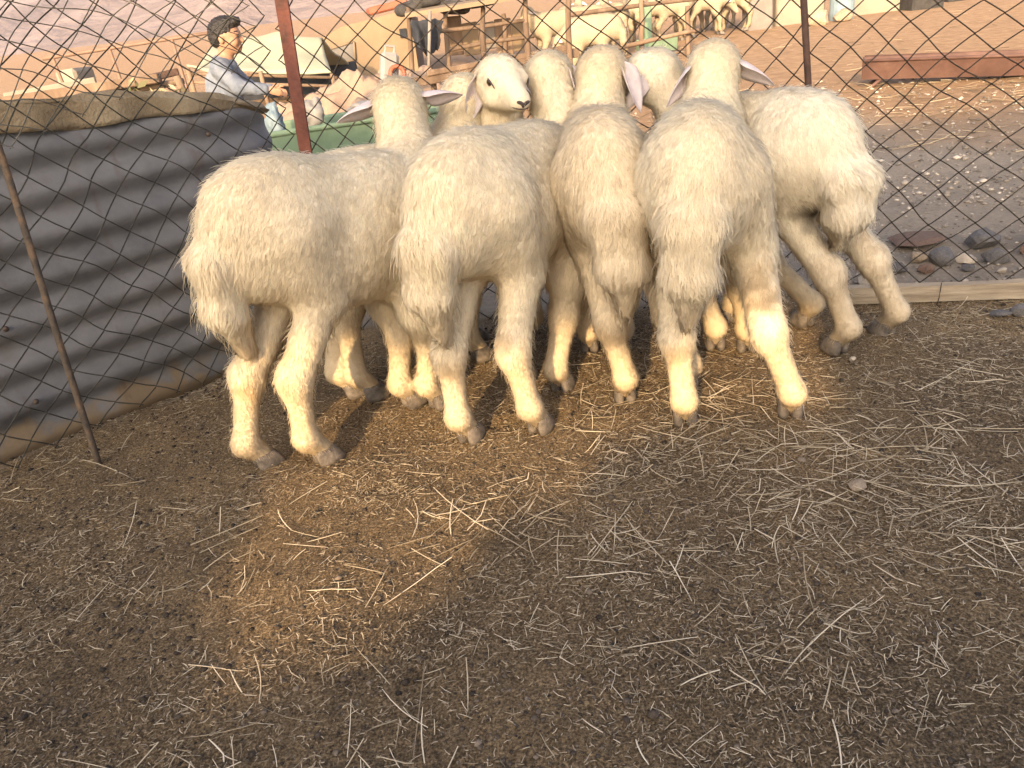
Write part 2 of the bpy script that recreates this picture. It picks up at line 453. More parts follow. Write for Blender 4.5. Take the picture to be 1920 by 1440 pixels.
    cj = g.normal(0, 1, (nc, 3)); cl = 1 + g.normal(0, .12, nc)
    X, Nn, fl, cu, li, cv = sample(n)
    near = np.array([kd.find(p)[1] for p in X])
    Nn /= np.linalg.norm(Nn, axis=1, keepdims=True)
    flow = np.stack([vnoise(X * 7, sd + 41), vnoise(X * 7, sd + 42), vnoise(X * 7, sd + 43)], 1)
    c = cv + .34 * flow + .13 * cj[near] * (.5 + .5 * np.minimum(cu, 1))[:, None] + g.normal(0, .11, (n, 3))
    c -= Nn * (c * Nn).sum(1, keepdims=True); c /= np.linalg.norm(c, axis=1, keepdims=True) + 1e-9
    S = np.cross(Nn, c)
    stray = g.random(n) < .04
    ln = fl * cl[near] * g.uniform(.75, 1.25, n) * np.where(stray, 1.5, 1.0); li = np.where(stray, li * 1.9 + .1, li)
    K = 5; ts = np.linspace(0, 1, K)
    ph = g.uniform(0, 6.28, nc)[near] + g.normal(0, .5, n); fr = g.uniform(.8, 1.5, nc)[near]
    cl_c = .30; toC = cP[near] - X; dd = np.linalg.norm(toC, axis=1, keepdims=True); toC = toC * np.minimum(1, .03 / (dd + 1e-6))
    pts = np.zeros((n, K, 3))
    for i, t in enumerate(ts):
        up = li * (t * 1.5 - .62 * t * t)
        wave = cu * .26 * np.sin(ph + fr * 6.5 * t) * t
        pts[:, i] = X + ln[:, None] * (Nn * (up + .05)[:, None] * .9 + c * (.55 * t + .45 * t * t) + S * wave[:, None] + Nn * (np.abs(wave) * .5)[:, None]) + toC * (cl_c * t ** 1.3) - Nn * .002
    zmin = gz + .004
    pts[..., 2] = np.maximum(pts[..., 2], zmin)
    hc = bpy.data.hair_curves.new('wool'); hc.add_curves([K] * n)
    hc.points.foreach_set('position', (pts - org).astype(np.float32).ravel())
    rr = sp.get('rs', 1.0) * np.outer(np.clip(.00046 + fl * .0125, .00045, .00085) * np.where(stray, .6, 1.0) * g.uniform(.8, 1.2, n), np.array([1, 1, .92, .75, .3]))
    hc.points.foreach_set('radius', rr.astype(np.float32).ravel())
    rn = Nn + .07 * cj[near] + g.normal(0, .09, (n, 3)) + .12 * S * np.sin(ph)[:, None]; rn /= np.linalg.norm(rn, axis=1, keepdims=True)
    at = hc.attributes.new('rootn', 'FLOAT_VECTOR', 'CURVE'); at.data.foreach_set('vector', rn.astype(np.float32).ravel())
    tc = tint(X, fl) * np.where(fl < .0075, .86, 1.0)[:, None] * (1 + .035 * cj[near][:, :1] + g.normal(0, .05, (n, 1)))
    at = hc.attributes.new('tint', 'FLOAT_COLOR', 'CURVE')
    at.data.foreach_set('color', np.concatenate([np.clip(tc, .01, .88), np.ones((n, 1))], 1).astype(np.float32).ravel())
    hc.materials.append(M_WOOL)
    wool = bpy.data.objects.new('wool', hc); COL.objects.link(wool); wool.parent = body
    # ---------------- hooves, ears, eyes, nose
    G0 = np.array([0, 0, gz])
    for F, fd in feet:
        mb = MB(); sd2 = np.array([fd[1], -fd[0], 0])
        for sx in (-1, 1):
            c0 = F + G0 + sd2 * (sx * .0150) + fd * .014; a = []
            for zz, s0, sh0 in ((.0005, 1.05, .010), (.014, 1.05, .008), (.032, .95, .002), (.046, .75, -.004)):
                for k in range(10):
                    th = 2 * math.pi * k / 10
                    px = math.cos(th); py = math.sin(th)
                    a.append(c0 + fd * (sh0 + .034 * s0 * px * (1.15 if px > 0 else .8)) + sd2 * (.0140 * s0 * py * (1 - .35 * max(px, 0))) + u * zz)
            fc = [tuple(range(10))[::-1]] + [(q * 10 + k, q * 10 + (k + 1) % 10, q * 10 + 10 + (k + 1) % 10, q * 10 + 10 + k) for q in range(3) for k in range(10)] + [tuple(range(30, 40))]
            mb.add(np.array(a) - org, fc)
        mb.build('hoof', M_HOOF, body, True)
    for sx, key in ((-1, 'earL'), (1, 'earR')):
        ed = np.array(sp.get(key, hr * sx * .8 - hu * .5 - hd * .15)); eb = poll + G0 - hd * .004 + hr * sx * .052 + hu * .012
        en = np.array(sp.get(key + 'n', hd * .2 - u * .6 - hr * sx * .2))
        ev, ef = ear_mesh(eb, ed, en, sp.get('earlen', .115), .031, .45, .25)
        mesh_np('ear', ev - org, ef, M_EAR, True, body)
        V2, F2 = ball(poll + G0 + hd * .066 + hr * sx * .0465 + hu * .017 - org, .0125, 8)
        mesh_np('eye', V2, F2, M_EYE, True, body)
    if sp.get('face'):
        nt = nose + G0 - org
        npr = [EL(nt - hd * .005 + hr * sx * .0105 + hu * .0045, (.005, .0085, .0045), HA, .006) for sx in (-1, 1)]
        npr += [EL(nt - hd * .0045 - hu * .001, (.005, .010, .0065), HA, .006), RC(nt - hd * .004 - hu * .006, nt - hd * .009 - hu * .017, .0035, .002, .004)]
        nv, nq = skin_mesh(npr, .0018); mesh_np('nose', nv, nq, M_NOSE, True, body)
        mp = []
        for k in np.linspace(-1, 1, 15):
            c0 = nose + G0 - hd * .034 - hu * (.0135 + .001 * k * k); dr = unit(hd * (1 - .75 * abs(k)) + hr * k * 1.0)
            tt = np.linspace(.005, .06, 56); X_ = c0 + dr * tt[:, None]; dd_ = np.min([sdist(p, X_) for p in pr], 0); hit = tt[np.argmax(dd_ > .0)]
            mp.append(c0 + dr * (hit + .003) - org)
        mb = MB(); mb.tube(mp, .0021, 6); mb.build('mouth', M_NOSE, body, True)
        for sx in (-1, 1):     # dark lid line at the eye
            e0 = poll + G0 + hd * .066 + hr * sx * .0475 + hu * .017 - org
            lp = [e0 + hd * (.021 * k) + hu * (.008 * (1 - k * k) - .003 * k) + hr * sx * (.008 - .006 * k * k) for k in np.linspace(-.75, 1.25, 9)]
            mb = MB(); mb.tube(lp, [.0008, .0014, .002, .0022, .0022, .0022, .002, .0016, .0008], 6); mb.build('eyelid', M_NOSE, body, True)
    tag(body, sp['label'], 'sheep', sp['group'])
    return body

# ================================================================= SETTING: ground, hills, added shade wall
def terr(x, y):
    x = np.asarray(x, float); y = np.asarray(y, float)
    d = np.clip(y - 2.9, 0, None)
    z = .046 * (np.sqrt(d * d + .5) - .7071) * np.clip(1.25 - d / 220, .2, 1)
    return np.where(y > 2.9, z, 0.0)
def relief(x, y):
    q = np.stack([x, y, np.zeros_like(x)], -1)
    near = np.exp(-np.clip(np.hypot(x, y - 1.5) - 3, 0, None) / 6)
    z = (.007 * fbm(q * 5, 1, 3) + .0035 * fbm(q * 22, 5, 2)) * near + .02 * fbm(q * .6, 9, 2) * np.clip((y - 2.6) / 3, 0, 1) * np.clip(1.5 - y / 60, 0, 1)
    return z
def GZ(x, y): return float(terr(x, y) + relief(np.array([float(x)]), np.array([float(y)]))[0])
CORNER = np.array([-.575, 2.50])
BACKF = np.array([CORNER, (.35, 2.435), (1.10, 2.285), (1.75, 2.12), (2.9, 1.83)])
LDIR = np.array([-.737, -.676])
LEFTF = np.array([CORNER, CORNER + LDIR * .9, CORNER + LDIR * 2.4])
def pen_dist(x, y):
    """> 0 inside the pen"""
    yb = np.interp(x, BACKF[:, 0], BACKF[:, 1])
    d1 = yb + .10 - y
    nl = np.array([.676, -.737]); d2 = (x - CORNER[0]) * nl[0] + (y - CORNER[1]) * nl[1] + .06
    return np.minimum(d1, np.where(x < .2, d2, 9))
def axis(dense0, dense1, st, far0, far1):
    a = list(np.arange(dense0, dense1, st)); s = st; v = a[-1]
    while v < far1: s *= 1.12; v += s; a.append(v)
    s = st; v = a[0]; b = []
    while v > far0: s *= 1.12; v -= s; b.append(v)
    return np.array(b[::-1] + a)
gx = axis(-1.7, 2.1, .014, -700, 700); gy = axis(.45, 2.9, .014, -60, 900)
GX, GY = np.meshgrid(gx, gy, indexing='ij')
GZm = terr(GX, GY) + relief(GX, GY)
ni, nj = GX.shape
ii, jj = np.meshgrid(np.arange(ni - 1), np.arange(nj - 1), indexing='ij')
gq = np.stack([ii * nj + jj, (ii + 1) * nj + jj, (ii + 1) * nj + jj + 1, ii * nj + jj + 1], -1).reshape(-1, 4)
def ground_mat():
    m = bpy.data.materials.new('soil_and_gravel'); m.use_nodes = True; t = m.node_tree; b = t.nodes['Principled BSDF']
    N = t.nodes.new; L = t.links.new
    tc = N('ShaderNodeTexCoord')
    def noise(s, d=6, rg=.6):
        n = N('ShaderNodeTexNoise'); n.inputs['Scale'].default_value = s; n.inputs['Detail'].default_value = d; n.inputs['Roughness'].default_value = rg
        L(tc.outputs['Object'], n.inputs['Vector']); return n.outputs['Fac']
    def ramp(f, cols):
        r = N('ShaderNodeValToRGB'); el = r.color_ramp.elements
        while len(el) < len(cols): el.new(.5)
        for e, (p, c) in zip(el, cols): e.position = p; e.color = (*c, 1)
        L(f, r.inputs['Fac']); return r.outputs['Color']
    def mix(fac, a, c, mode='MIX'):
        x = N('ShaderNodeMix'); x.data_type = 'RGBA'; x.blend_type = mode
        if isinstance(fac, float): x.inputs['Factor'].default_value = fac
        else: L(fac, x.inputs['Factor'])
        L(a, x.inputs['A']); L(c, x.inputs['B']); return x.outputs['Result']
    big = noise(2.2, 4); mid = noise(14, 6); fine = noise(130, 9, .8)
    soil = ramp(mid, [(.3, (.115, .088, .053)), (.5, (.190, .146, .090)), (.72, (.27, .212, .134))])
    soil2 = ramp(fine, [(.30, (.042, .033, .021)), (.5, (.175, .134, .084)), (.68, (.42, .335, .22))])
    soil = mix(.75, soil, soil2)
    spk = ramp(noise(240, 3, .6), [(.36, (.42, .40, .38)), (.5, (.95, .95, .95)), (.64, (1.75, 1.70, 1.6))]); soil = mix(.85, soil, spk, 'MULTIPLY')
    patch = ramp(big, [(.35, (.92, .88, .82)), (.65, (1.42, 1.32, 1.15))])
    soil = mix(1.0, soil, patch, 'MULTIPLY')
    gr1 = ramp(noise(60, 8, .75), [(.28, (.13, .112, .086)), (.5, (.30, .255, .19)), (.72, (.48, .41, .31))])
    gr2 = ramp(noise(7, 5), [(.3, (.26, .215, .165)), (.7, (.40, .33, .25))])
    grav = mix(.5, gr1, gr2)
    sand = ramp(noise(9, 8, .7), [(.3, (.23, .148, .083)), (.55, (.33, .215, .124)), (.75, (.43, .30, .18))])
    at = N('ShaderNodeAttribute'); at.attribute_name = 'zone'
    sep = N('ShaderNodeSeparateColor'); L(at.outputs['Color'], sep.inputs[0])
    out = mix(sep.outputs[0], grav, soil); out = mix(sep.outputs[1], out, sand)
    L(out, b.inputs['Base Color']); b.inputs['Roughness'].default_value = .95; b.inputs['Specular IOR Level'].default_value = .15
    bp = N('ShaderNodeBump'); bp.inputs['Strength'].default_value = 1.0; bp.inputs['Distance'].default_value = .008
    ad = N('ShaderNodeMath'); ad.operation = 'ADD'; L(fine, ad.inputs[0]); L(noise(300, 5, .8), ad.inputs[1])
    L(ad.outputs[0], bp.inputs['Height']); L(bp.outputs[0], b.inputs['Normal'])
    return m
M_GROUND = ground_mat()
ground = mesh_np('ground', np.stack([GX, GY, GZm], -1).reshape(-1, 3), gq, M_GROUND)
q3 = np.stack([GX, GY, 0 * GX], -1)
z1 = np.clip(pen_dist(GX, GY) / .10 + .5 + .5 * fbm(q3 * 9, 31), 0, 1)
z2 = np.clip((GY - 4.4 + .25 * (GX - 2) + 1.0 * fbm(q3 * .9, 33)) / 1.6, 0, 1) * (1 - z1)
za = np.stack([z1, z2, 0 * z1, 0 * z1 + 1], -1).astype(np.float32)
ground.data.attributes.new('zone', 'FLOAT_COLOR', 'POINT').data.foreach_set('color', za.ravel())
tag(ground, kind='structure')

def hill(name, pts, depth, mat, seed):
    """ridge line pts (x, y, z) draped down to the plain, with folds"""
    pts = np.array(pts, float); n = 120; m = 26
    s = np.linspace(0, 1, n); k = np.linspace(0, 1, len(pts))
    rid = np.stack([np.interp(s, k, pts[:, i]) for i in range(3)], 1)
    rid[:, 2] *= 1 + .10 * vnoise(np.stack([s * 14, 0 * s, 0 * s], 1), seed) + .05 * vnoise(np.stack([s * 45, 0 * s, 0 * s], 1), seed + 1)
    V = []
    for j in range(m):
        t = j / (m - 1)
        p = rid.copy(); p[:, 1] -= depth * t
        fold = 1 + .35 * vnoise(np.stack([s * 26, 0 * s + t * 1.2, 0 * s], 1), seed + 2) * t * (1 - t) * 2.5
        p[:, 2] = rid[:, 2] * (1 - t) ** 1.15 * fold + 4 * (1 - t) - 3 * t
        V.append(p)
    V = np.stack(V, 1).reshape(-1, 3)
    a, b = np.meshgrid(np.arange(n - 1), np.arange(m - 1), indexing='ij')
    F = np.stack([a * m + b, a * m + b + 1, (a + 1) * m + b + 1, (a + 1) * m + b], -1).reshape(-1, 4)
    o = mesh_np(name, V, F, mat); tag(o, kind='structure'); return o
M_HILL = pm('bare_hill_rock', [(.3, (.14, .105, .095)), (.5, (.20, .155, .14)), (.7, (.26, .20, .18))], .06, .95, .8, .25, bdist=2.0)
hill('hill', [(-260, 300, 30), (-150, 300, 22), (-110, 300, 24), (-78, 300, 30), (-45, 300, 46), (10, 300, 62), (120, 300, 58), (420, 300, 50)], 190, M_HILL, 3)
hill('hill', [(-700, 620, 110), (-420, 620, 90), (-300, 620, 74), (-200, 620, 70), (-60, 620, 60), (300, 620, 80), (700, 620, 60)], 260, M_HILL, 8)

# added unseen wall behind the viewer, shades the pen; slit shapes the sun patch
M_SHADEWALL = pm('pale_bounce_sheet', [(.3, (.58, .53, .46)), (.7, (.70, .65, .57))], 5, .8, .2)  # pale tone chosen so the added wall bounces fill onto the sheep
mb = MB(); yw = -2.5; th = .06
def slab(p):
    n = len(p); mb.add([(x, yw, z) for x, z in p] + [(x, yw - th, z) for x, z in p], [tuple(range(n)), tuple(range(n, 2 * n))[::-1]] + [(i, (i + 1) % n, n + (i + 1) % n, n + i) for i in range(n)])
OP = [(-1.97, 1.47), (-1.86, 1.40), (-1.78, 1.26), (-1.60, 1.19), (-1.37, 1.185), (-1.29, 1.23), (-1.27, 1.31), (-1.12, 1.33), (-1.09, 1.40), (-.85, 1.425), (-.53, 1.395)]
TOP = 1.67
slab([(-3.3, -.3), (-1.97, -.3), (-1.97, 2.62), (-3.3, 2.62)])
slab([(-.53, -.3), (1.2, -.3), (1.2, 2.62), (-.53, 2.62)])
gt = random.Random(5); tx = np.linspace(-1.968, -.532, 60)
slab([(x, TOP + .055 * nz(x * 4, 2) + .045 * nz(x * 13, 4) + .02 * gt.uniform(-1, 1)) for x in tx] + [(-.532, 2.62), (-1.968, 2.62)])
bxs = np.linspace(-1.97, -.53, 60); OP = [(x, float(np.interp(x, [p[0] for p in OP], [p[1] for p in OP])) + .014 * nz(x * 11, 7) + .012 * gt.uniform(-1, 1)) for x in bxs]
slab([(-1.968, -.3), (-.532, -.3)] + [(min(max(x, -1.968), -.532), z) for x, z in OP[::-1]])
o = mb.build('shade_wall', M_SHADEWALL); tag(o, kind='structure')

M_DARKST0 = pm('bolt_steel', [(.3, (.06, .045, .035)), (.7, (.12, .09, .07))], 30, .6, .2, metal=.4)
# ================================================================= CORRUGATED SHEET WITH CANVAS ROLL
M_CORR = pm('dull_galvanised_iron', [(.25, (.080, .082, .084)), (.42, (.128, .130, .133)), (.6, (.165, .166, .168)), (.78, (.135, .12, .10))], 5, .75, .25, 45, metal=.15)
_t = M_CORR.node_tree; _b = _t.nodes['Principled BSDF']; _src = _b.inputs['Base Color'].links[0].from_socket     # mud splashed along the foot, rust runs
_tc = _t.nodes.new('ShaderNodeTexCoord'); _sx = _t.nodes.new('ShaderNodeSeparateXYZ'); _t.links.new(_tc.outputs['Object'], _sx.inputs[0])
_n = _t.nodes.new('ShaderNodeTexNoise'); _n.inputs['Scale'].default_value = 11; _n.inputs['Detail'].default_value = 7; _t.links.new(_tc.outputs['Object'], _n.inputs['Vector'])
_m = _t.nodes.new('ShaderNodeMath'); _m.operation = 'MULTIPLY_ADD'; _m.inputs[1].default_value = -.30; _t.links.new(_n.outputs['Fac'], _m.inputs[0]); _t.links.new(_sx.outputs['Z'], _m.inputs[2])
_r = _t.nodes.new('ShaderNodeMapRange'); _r.inputs['From Min'].default_value = -.05; _r.inputs['From Max'].default_value = -.10; _t.links.new(_m.outputs[0], _r.inputs['Value'])
_x = _t.nodes.new('ShaderNodeMix'); _x.data_type = 'RGBA'; _x.inputs['B'].default_value = (.17, .128, .078, 1); _t.links.new(_r.outputs[0], _x.inputs['Factor']); _t.links.new(_src, _x.inputs['A'])
_mp = _t.nodes.new('ShaderNodeMapping'); _mp.inputs['Scale'].default_value = (9, 9, 1.2); _t.links.new(_tc.outputs['Object'], _mp.inputs[0])
_n2 = _t.nodes.new('ShaderNodeTexNoise'); _n2.inputs['Scale'].default_value = 2.2; _n2.inputs['Detail'].default_value = 6; _t.links.new(_mp.outputs[0], _n2.inputs['Vector'])
_r2 = _t.nodes.new('ShaderNodeMapRange'); _r2.inputs['From Min'].default_value = .60; _r2.inputs['From Max'].default_value = .74; _r2.inputs['To Max'].default_value = .55; _t.links.new(_n2.outputs['Fac'], _r2.inputs['Value'])
_x2 = _t.nodes.new('ShaderNodeMix'); _x2.data_type = 'RGBA'; _x2.inputs['B'].default_value = (.10, .062, .040, 1); _t.links.new(_r2.outputs[0], _x2.inputs['Factor']); _t.links.new(_x.outputs['Result'], _x2.inputs['A'])
_t.links.new(_x2.outputs['Result'], _b.inputs['Base Color'])
M_CANV = pm('khaki_canvas', [(.25, (.15, .115, .07)), (.5, (.24, .19, .12)), (.75, (.32, .27, .18))], 7, .95, .5, 120)
C0 = CORNER + np.array([-.012, .085])                          # right end of the sheet, next to the corner
def corr_pt(s):                                                # s metres along from the right end
    p = C0 + LDIR * s
    return p + np.array([.676, -.737]) * (-.16 * math.exp(-s / .10))
nS, nZ = 90, 150; V = []
for i in range(nS):
    s = 2.5 * i / (nS - 1); p = corr_pt(s)
    top = .735 + .17 * (1 - math.exp(-s / .36)) + .012 * nz(s * 3, 1)
    for j in range(nZ):
        z = -.03 + (top - .022 + .03) * j / (nZ - 1)
        w = .011 * math.sin(2 * math.pi * (z + .004 * nz(s * 2, z * 3, 2)) / .105) + .005 * nz(s * 2.5, z * 3, 7)
        q = p + np.array([.676, -.737]) * w
        V.append((q[0], q[1], z))
a, b = np.meshgrid(np.arange(nS - 1), np.arange(nZ - 1), indexing='ij')
F = np.stack([a * nZ + b, a * nZ + b + 1, (a + 1) * nZ + b + 1, (a + 1) * nZ + b], -1).reshape(-1, 4)
corr = empty('corrugated_sheet', (C0[0], C0[1], 0))
off = np.array([C0[0], C0[1], 0])
V = np.array(V); nb = np.array([-.676, .737, 0]) * .004
F2 = np.concatenate([F, F[:, ::-1] + len(V)])
mesh_np('panel', np.concatenate([V, V + nb]) - off, F2, M_CORR, True, corr)
for s_, z_ in [(a_, b_) for a_ in (.28, .95, 1.6) for b_ in (.14, .35, .56, .72)]:
    q_ = corr_pt(s_) + np.array([.676, -.737]) * .016; sv, sf = ball((0, 0, 0), .008, 5)
    mesh_np('bolt', sv + np.array([q_[0], q_[1], z_]) - off, sf, M_DARKST0, True, corr)
tag(corr, 'dark grey corrugated iron sheet with horizontal ribs along the left side of the pen', 'metal sheet')
# canvas draped over its top edge
nS, nA = 150, 26; V = []
for i in range(nS):
    s = 2.46 * i / (nS - 1) - .012; p = corr_pt(s)
    top = .735 + .17 * (1 - math.exp(-max(s, 0) / .36)) + .012 * nz(s * 3, 1)
    fat = .020 + .008 * nz(s * 2.2, 5) + .006 * nz(s * 9, 6)
    low = .055 + .02 * nz(s * 3.1, 8) - .03 * math.exp(-s / .2)
    for j in range(nA):
        t = j / (nA - 1) * 2 - 1                                # -1 front hem .. 1 back hem
        if abs(t) < .55:
            an = t / .55 * math.pi * .5; dn = fat * math.sin(an); dz = top - .005 + fat * .8 * math.cos(an)
        else:
            e = (abs(t) - .55) / .45; dn = math.copysign(fat * (1 - .25 * e) + .008 * math.sin(s * 31 + 4 * nz(s * 4, 3)) * e, t); dz = top - .005 - low * e
        fd = .010 * nz(s * 9, t * 2.2, 4, 2) + .006 * nz(s * 24, t * 3.5, 1, 5) + .008 * math.sin(7 * t + 3 * nz(s * 2, 0, 3)) * (t < -.2)
        q = p + np.array([-.676, .737]) * (dn * (1 + fd * 6))
        V.append((q[0], q[1], dz + fd * .7))
a, b = np.meshgrid(np.arange(nS - 1), np.arange(nA - 1), indexing='ij')
F = np.stack([a * nA + b, a * nA + b + 1, (a + 1) * nA + b + 1, (a + 1) * nA + b], -1).reshape(-1, 4)
canv = mesh_np('canvas_cover', np.array(V) - off, F, M_CANV, True, None, off)
md = canv.modifiers.new('thick', 'SOLIDIFY'); md.thickness = .006
tag(canv, 'khaki canvas folded over the top edge of the corrugated sheet', 'canvas')

# ================================================================= CHAIN LINK FENCES
M_WIRE = pm('rusty_wire', [(.3, (.020, .016, .012)), (.55, (.036, .029, .021)), (.75, (.06, .043, .03))], 25, .7, 0, metal=.3, rnd=.3)
M_WIREG = pm('greenish_wire', [(.3, (.024, .025, .021)), (.55, (.042, .042, .034)), (.75, (.07, .06, .045))], 18, .65, 0, metal=.3, rnd=.3)
M_RED = pm('rust_red_paint', [(.25, (.035, .016, .012)), (.45, (.085, .028, .019)), (.62, (.12, .040, .026)), (.8, (.17, .08, .05))], 14, .7, .4, 60)
M_DARKST = pm('dark_rusty_steel', [(.3, (.040, .024, .018)), (.7, (.085, .048, .034))], 30, .8, .4)
M_REBAR = pm('rusty_bar', [(.3, (.04, .034, .028)), (.5, (.075, .058, .042)), (.7, (.15, .095, .055))], 22, .85, .5)
M_WIREP = pm('pale_thin_wire', [(.3, (.06, .062, .052)), (.7, (.13, .12, .095))], 18, .65, 0, metal=.3, rnd=.3)
def mesh_fence(parent, path, z0, z1, hw, hh, rad, mat, amp=.012, knot=.003, seed=0, lean=0.0, nrm_amp=.018, squash=None, s0=0.0, s1=None):
    path = np.array(path, float); seg = np.linalg.norm(np.diff(path, axis=0), axis=1); cs = np.concatenate([[0], np.cumsum(seg)])
    s1 = s1 if s1 is not None else cs[-1]
    def pos(s, z, dn):
        # along s, height z, normal offset
        ds = amp * 1.6 * vnoise(np.stack([s * 3.2, z * 3.2, 0 * s], 1), seed) + amp * .7 * vnoise(np.stack([s * 9, z * 9, 0 * s], 1), seed + 1)
        dz = amp * 1.5 * vnoise(np.stack([s * 3.0, z * 3.0, 0 * s + 5], 1), seed + 2) + amp * .7 * vnoise(np.stack([s * 9, z * 9, 0 * s], 1), seed + 3)
        dn = dn + nrm_amp * vnoise(np.stack([s * 2, z * 2.5, 0 * s + 9], 1), seed + 4) + lean * z
        s = s + ds; z = z + dz
        x = np.interp(s, cs, path[:, 0]); y = np.interp(s, cs, path[:, 1])
        e = .02; tx = np.interp(s + e, cs, path[:, 0]) - np.interp(s - e, cs, path[:, 0]); ty = np.interp(s + e, cs, path[:, 1]) - np.interp(s - e, cs, path[:, 1])
        l = np.hypot(tx, ty) + 1e-9
        return np.stack([x - ty / l * dn, y + tx / l * dn, z], 1)
    nw = int((s1 - s0) / hw); K = int((z1 - z0) / hh); org = np.array(parent.location)
    zz = z0 + hh * np.arange(K + 1)
    for i in range(nw):
        S = []; Z = []; D = []
        for k in range(K + 1):
            left = (k + i) % 2 == 0
            s = s0 + (i if left else i + 1) * hw; sg = 1 if left else -1
            # hook round the neighbour: three points per knot
            S += [s + sg * hw * .10, s - sg * .0020, s + sg * hw * .10]; Z += [zz[k] - hh * .10, zz[k], zz[k] + hh * .10]
            D += [knot * .6, -knot * .3 * sg, -knot * .6]
            nxt = k < K
            if nxt: S.append(s + sg * hw * .5); Z.append(zz[k] + hh * .5); D.append(0)
        S = np.array(S); Z = np.array(Z); D = np.array(D)
        if squash is not None: Z = squash(S, Z)
        Pn = pos(S, Z, D)
        Vt, Ft = tube_np(Pn, rad, 5)
        mesh_np('wire', Vt - org, Ft, mat, True, parent)
def post(parent, a, b, rad, mat, name='post', k=10, jag=0.0, flat=None):
    a = np.array(a, float); b = np.array(b, float); org = np.array(parent.location) if parent else 0
    n = 14; t = np.linspace(0, 1, n)[:, None]
    P = a + (b - a) * t + jag * np.stack([vnoise(np.stack([t[:, 0] * 5, 0 * t[:, 0], 0 * t[:, 0] + i], 1), 77) for i in range(3)], 1)
    V, F = tube_np(P, rad, k)
    F = [tuple(f) for f in F] + [tuple(range(k))[::-1], tuple(range(len(V) - k, len(V)))]
    return mesh_np(name, V - org, F, mat, True, parent)
bf = empty('chain_link_fence', (CORNER[0], CORNER[1], 0))
mesh_fence(bf, BACKF, .035, 1.45, .053, .047, .0019, M_WIRE, amp=.014, seed=11, nrm_amp=.022)
# red angle-iron post at the corner: two flanges
def angle_iron(parent, a, b, w, mat, rz):
    a = np.array(a); b = np.array(b); org = np.array(parent.location); mb = MB(); th = .006
    prof = [(0, 0), (w, 0), (w, th), (th, th), (th, w), (0, w)]
    c, s = math.cos(rz), math.sin(rz); V = []; n = 10
    for i in range(n):
        p = a + (b - a) * i / (n - 1)
        for x, y in prof: V.append((p[0] + c * x - s * y, p[1] + s * x + c * y, p[2]))
    F = [tuple(range(6))[::-1], tuple(range((n - 1) * 6, n * 6))] + [(i * 6 + k, i * 6 + (k + 1) % 6, (i + 1) * 6 + (k + 1) % 6, (i + 1) * 6 + k) for i in range(n - 1) for k in range(6)]
    return mesh_np('post', np.array(V) - org, F, mat, False, parent)
rp = angle_iron(bf, (-.602, 2.49, -.05), (-.515, 2.49, 1.45), .042, M_RED, R(-20)); rp['label'] = 'red painted angle iron corner post'
dp = post(bf, (1.01, 2.285, -.05), (.845, 2.285, 1.45), .0095, M_DARKST); dp['label'] = 'thin dark steel post'
post(bf, (2.35, 1.96, -.05), (2.33, 1.95, 1.4), .010, M_DARKST)
tag(bf, 'rusty chain link fence across the back of the pen with a red corner post', 'fence')
lf = empty('chain_link_fence', (CORNER[0] + LDIR[0], CORNER[1] + LDIR[1], 0))
LP = LEFTF + np.array([.676, -.737]) * .012
mesh_fence(lf, LP, .03, 1.40, .049, .045, .0018, M_WIREG, amp=.018, seed=23, nrm_amp=.02)
b1 = post(lf, (-1.088, 1.775, -.03), (-1.125, 1.95, .86), .0085, M_REBAR, 'stake', 8, .006); b1['label'] = 'thin rusty stake leaning on the mesh'
tag(lf, 'chain link fence along the left side in front of the corrugated sheet', 'fence')
# a second, crumpled sheet of mesh hung on the upper left
cm = empty('crumpled_mesh', (CORNER[0] + LDIR[0], CORNER[1] + LDIR[1], .8))
def squash(S, Z): return Z * 0.86 + .13 + .05 * np.sin(S * 5.0)
CMP = LEFTF + np.array([.676, -.737]) * .05
mesh_fence(cm, CMP, .80, 1.45, .050, .034, .0014, M_WIREP, amp=.024, seed=57, nrm_amp=.05, squash=squash, s0=.08, s1=2.2)
tag(cm, 'crumpled extra layer of thin wire mesh above the corrugated sheet', 'wire mesh')

# ================================================================= BOARD, STONES, STRAW
M_BOARD = pm('weathered_board', [(.25, (.16, .125, .085)), (.5, (.30, .245, .17)), (.75, (.42, .36, .26))], 5, .9, .5, 40, stretch=(1, 1, 12), rnd=0)
bl = np.array([1.03, 2.27]); br = np.array([2.5, 1.905]); bd = br - bl; bL = np.linalg.norm(bd); ba = math.atan2(bd[1], bd[0])
mb = MB(); nB = 40
for i in range(nB):
    t = i / (nB - 1) * bL
    for (y, z) in ((-.014, .004), (-.016, .03), (-.014, .056 + .003 * nz(t * 6, 1)), (.012, .058 + .003 * nz(t * 5, 2)), (.014, .003)):
        yy = y + .003 * nz(t * 4, z * 30, 3); p = bl + bd / bL * t + np.array([-bd[1], bd[0]]) / bL * yy
        mb.V.append((p[0], p[1], z + .004 * nz(t * 1.4, 5)))
    if i: mb.F += [((i - 1) * 5 + k, i * 5 + k, i * 5 + (k + 1) % 5, (i - 1) * 5 + (k + 1) % 5) for k in range(5)]
mb.F += [tuple(range(5)), tuple(range((nB - 1) * 5, nB * 5))[::-1]]
brd = mb.build('board', M_BOARD, None, False, (bl[0], bl[1], 0))
tag(brd, 'weathered wooden board lying along the foot of the back fence', 'board')
tw = np.array([1.30, 2.185]); mb = MB(); mb.tube([(1.325, 2.178, .065), (1.322, 2.174, .045), (1.318, 2.170, .02), (1.305, 2.155, .004), (1.30, 2.13, .006)], .0014, 5)
tag(mb.build('tie_wire', M_WIRE, None, True, (1.30, 2.15, 0)), 'short rusty wire hooked over the wooden board', 'wire')

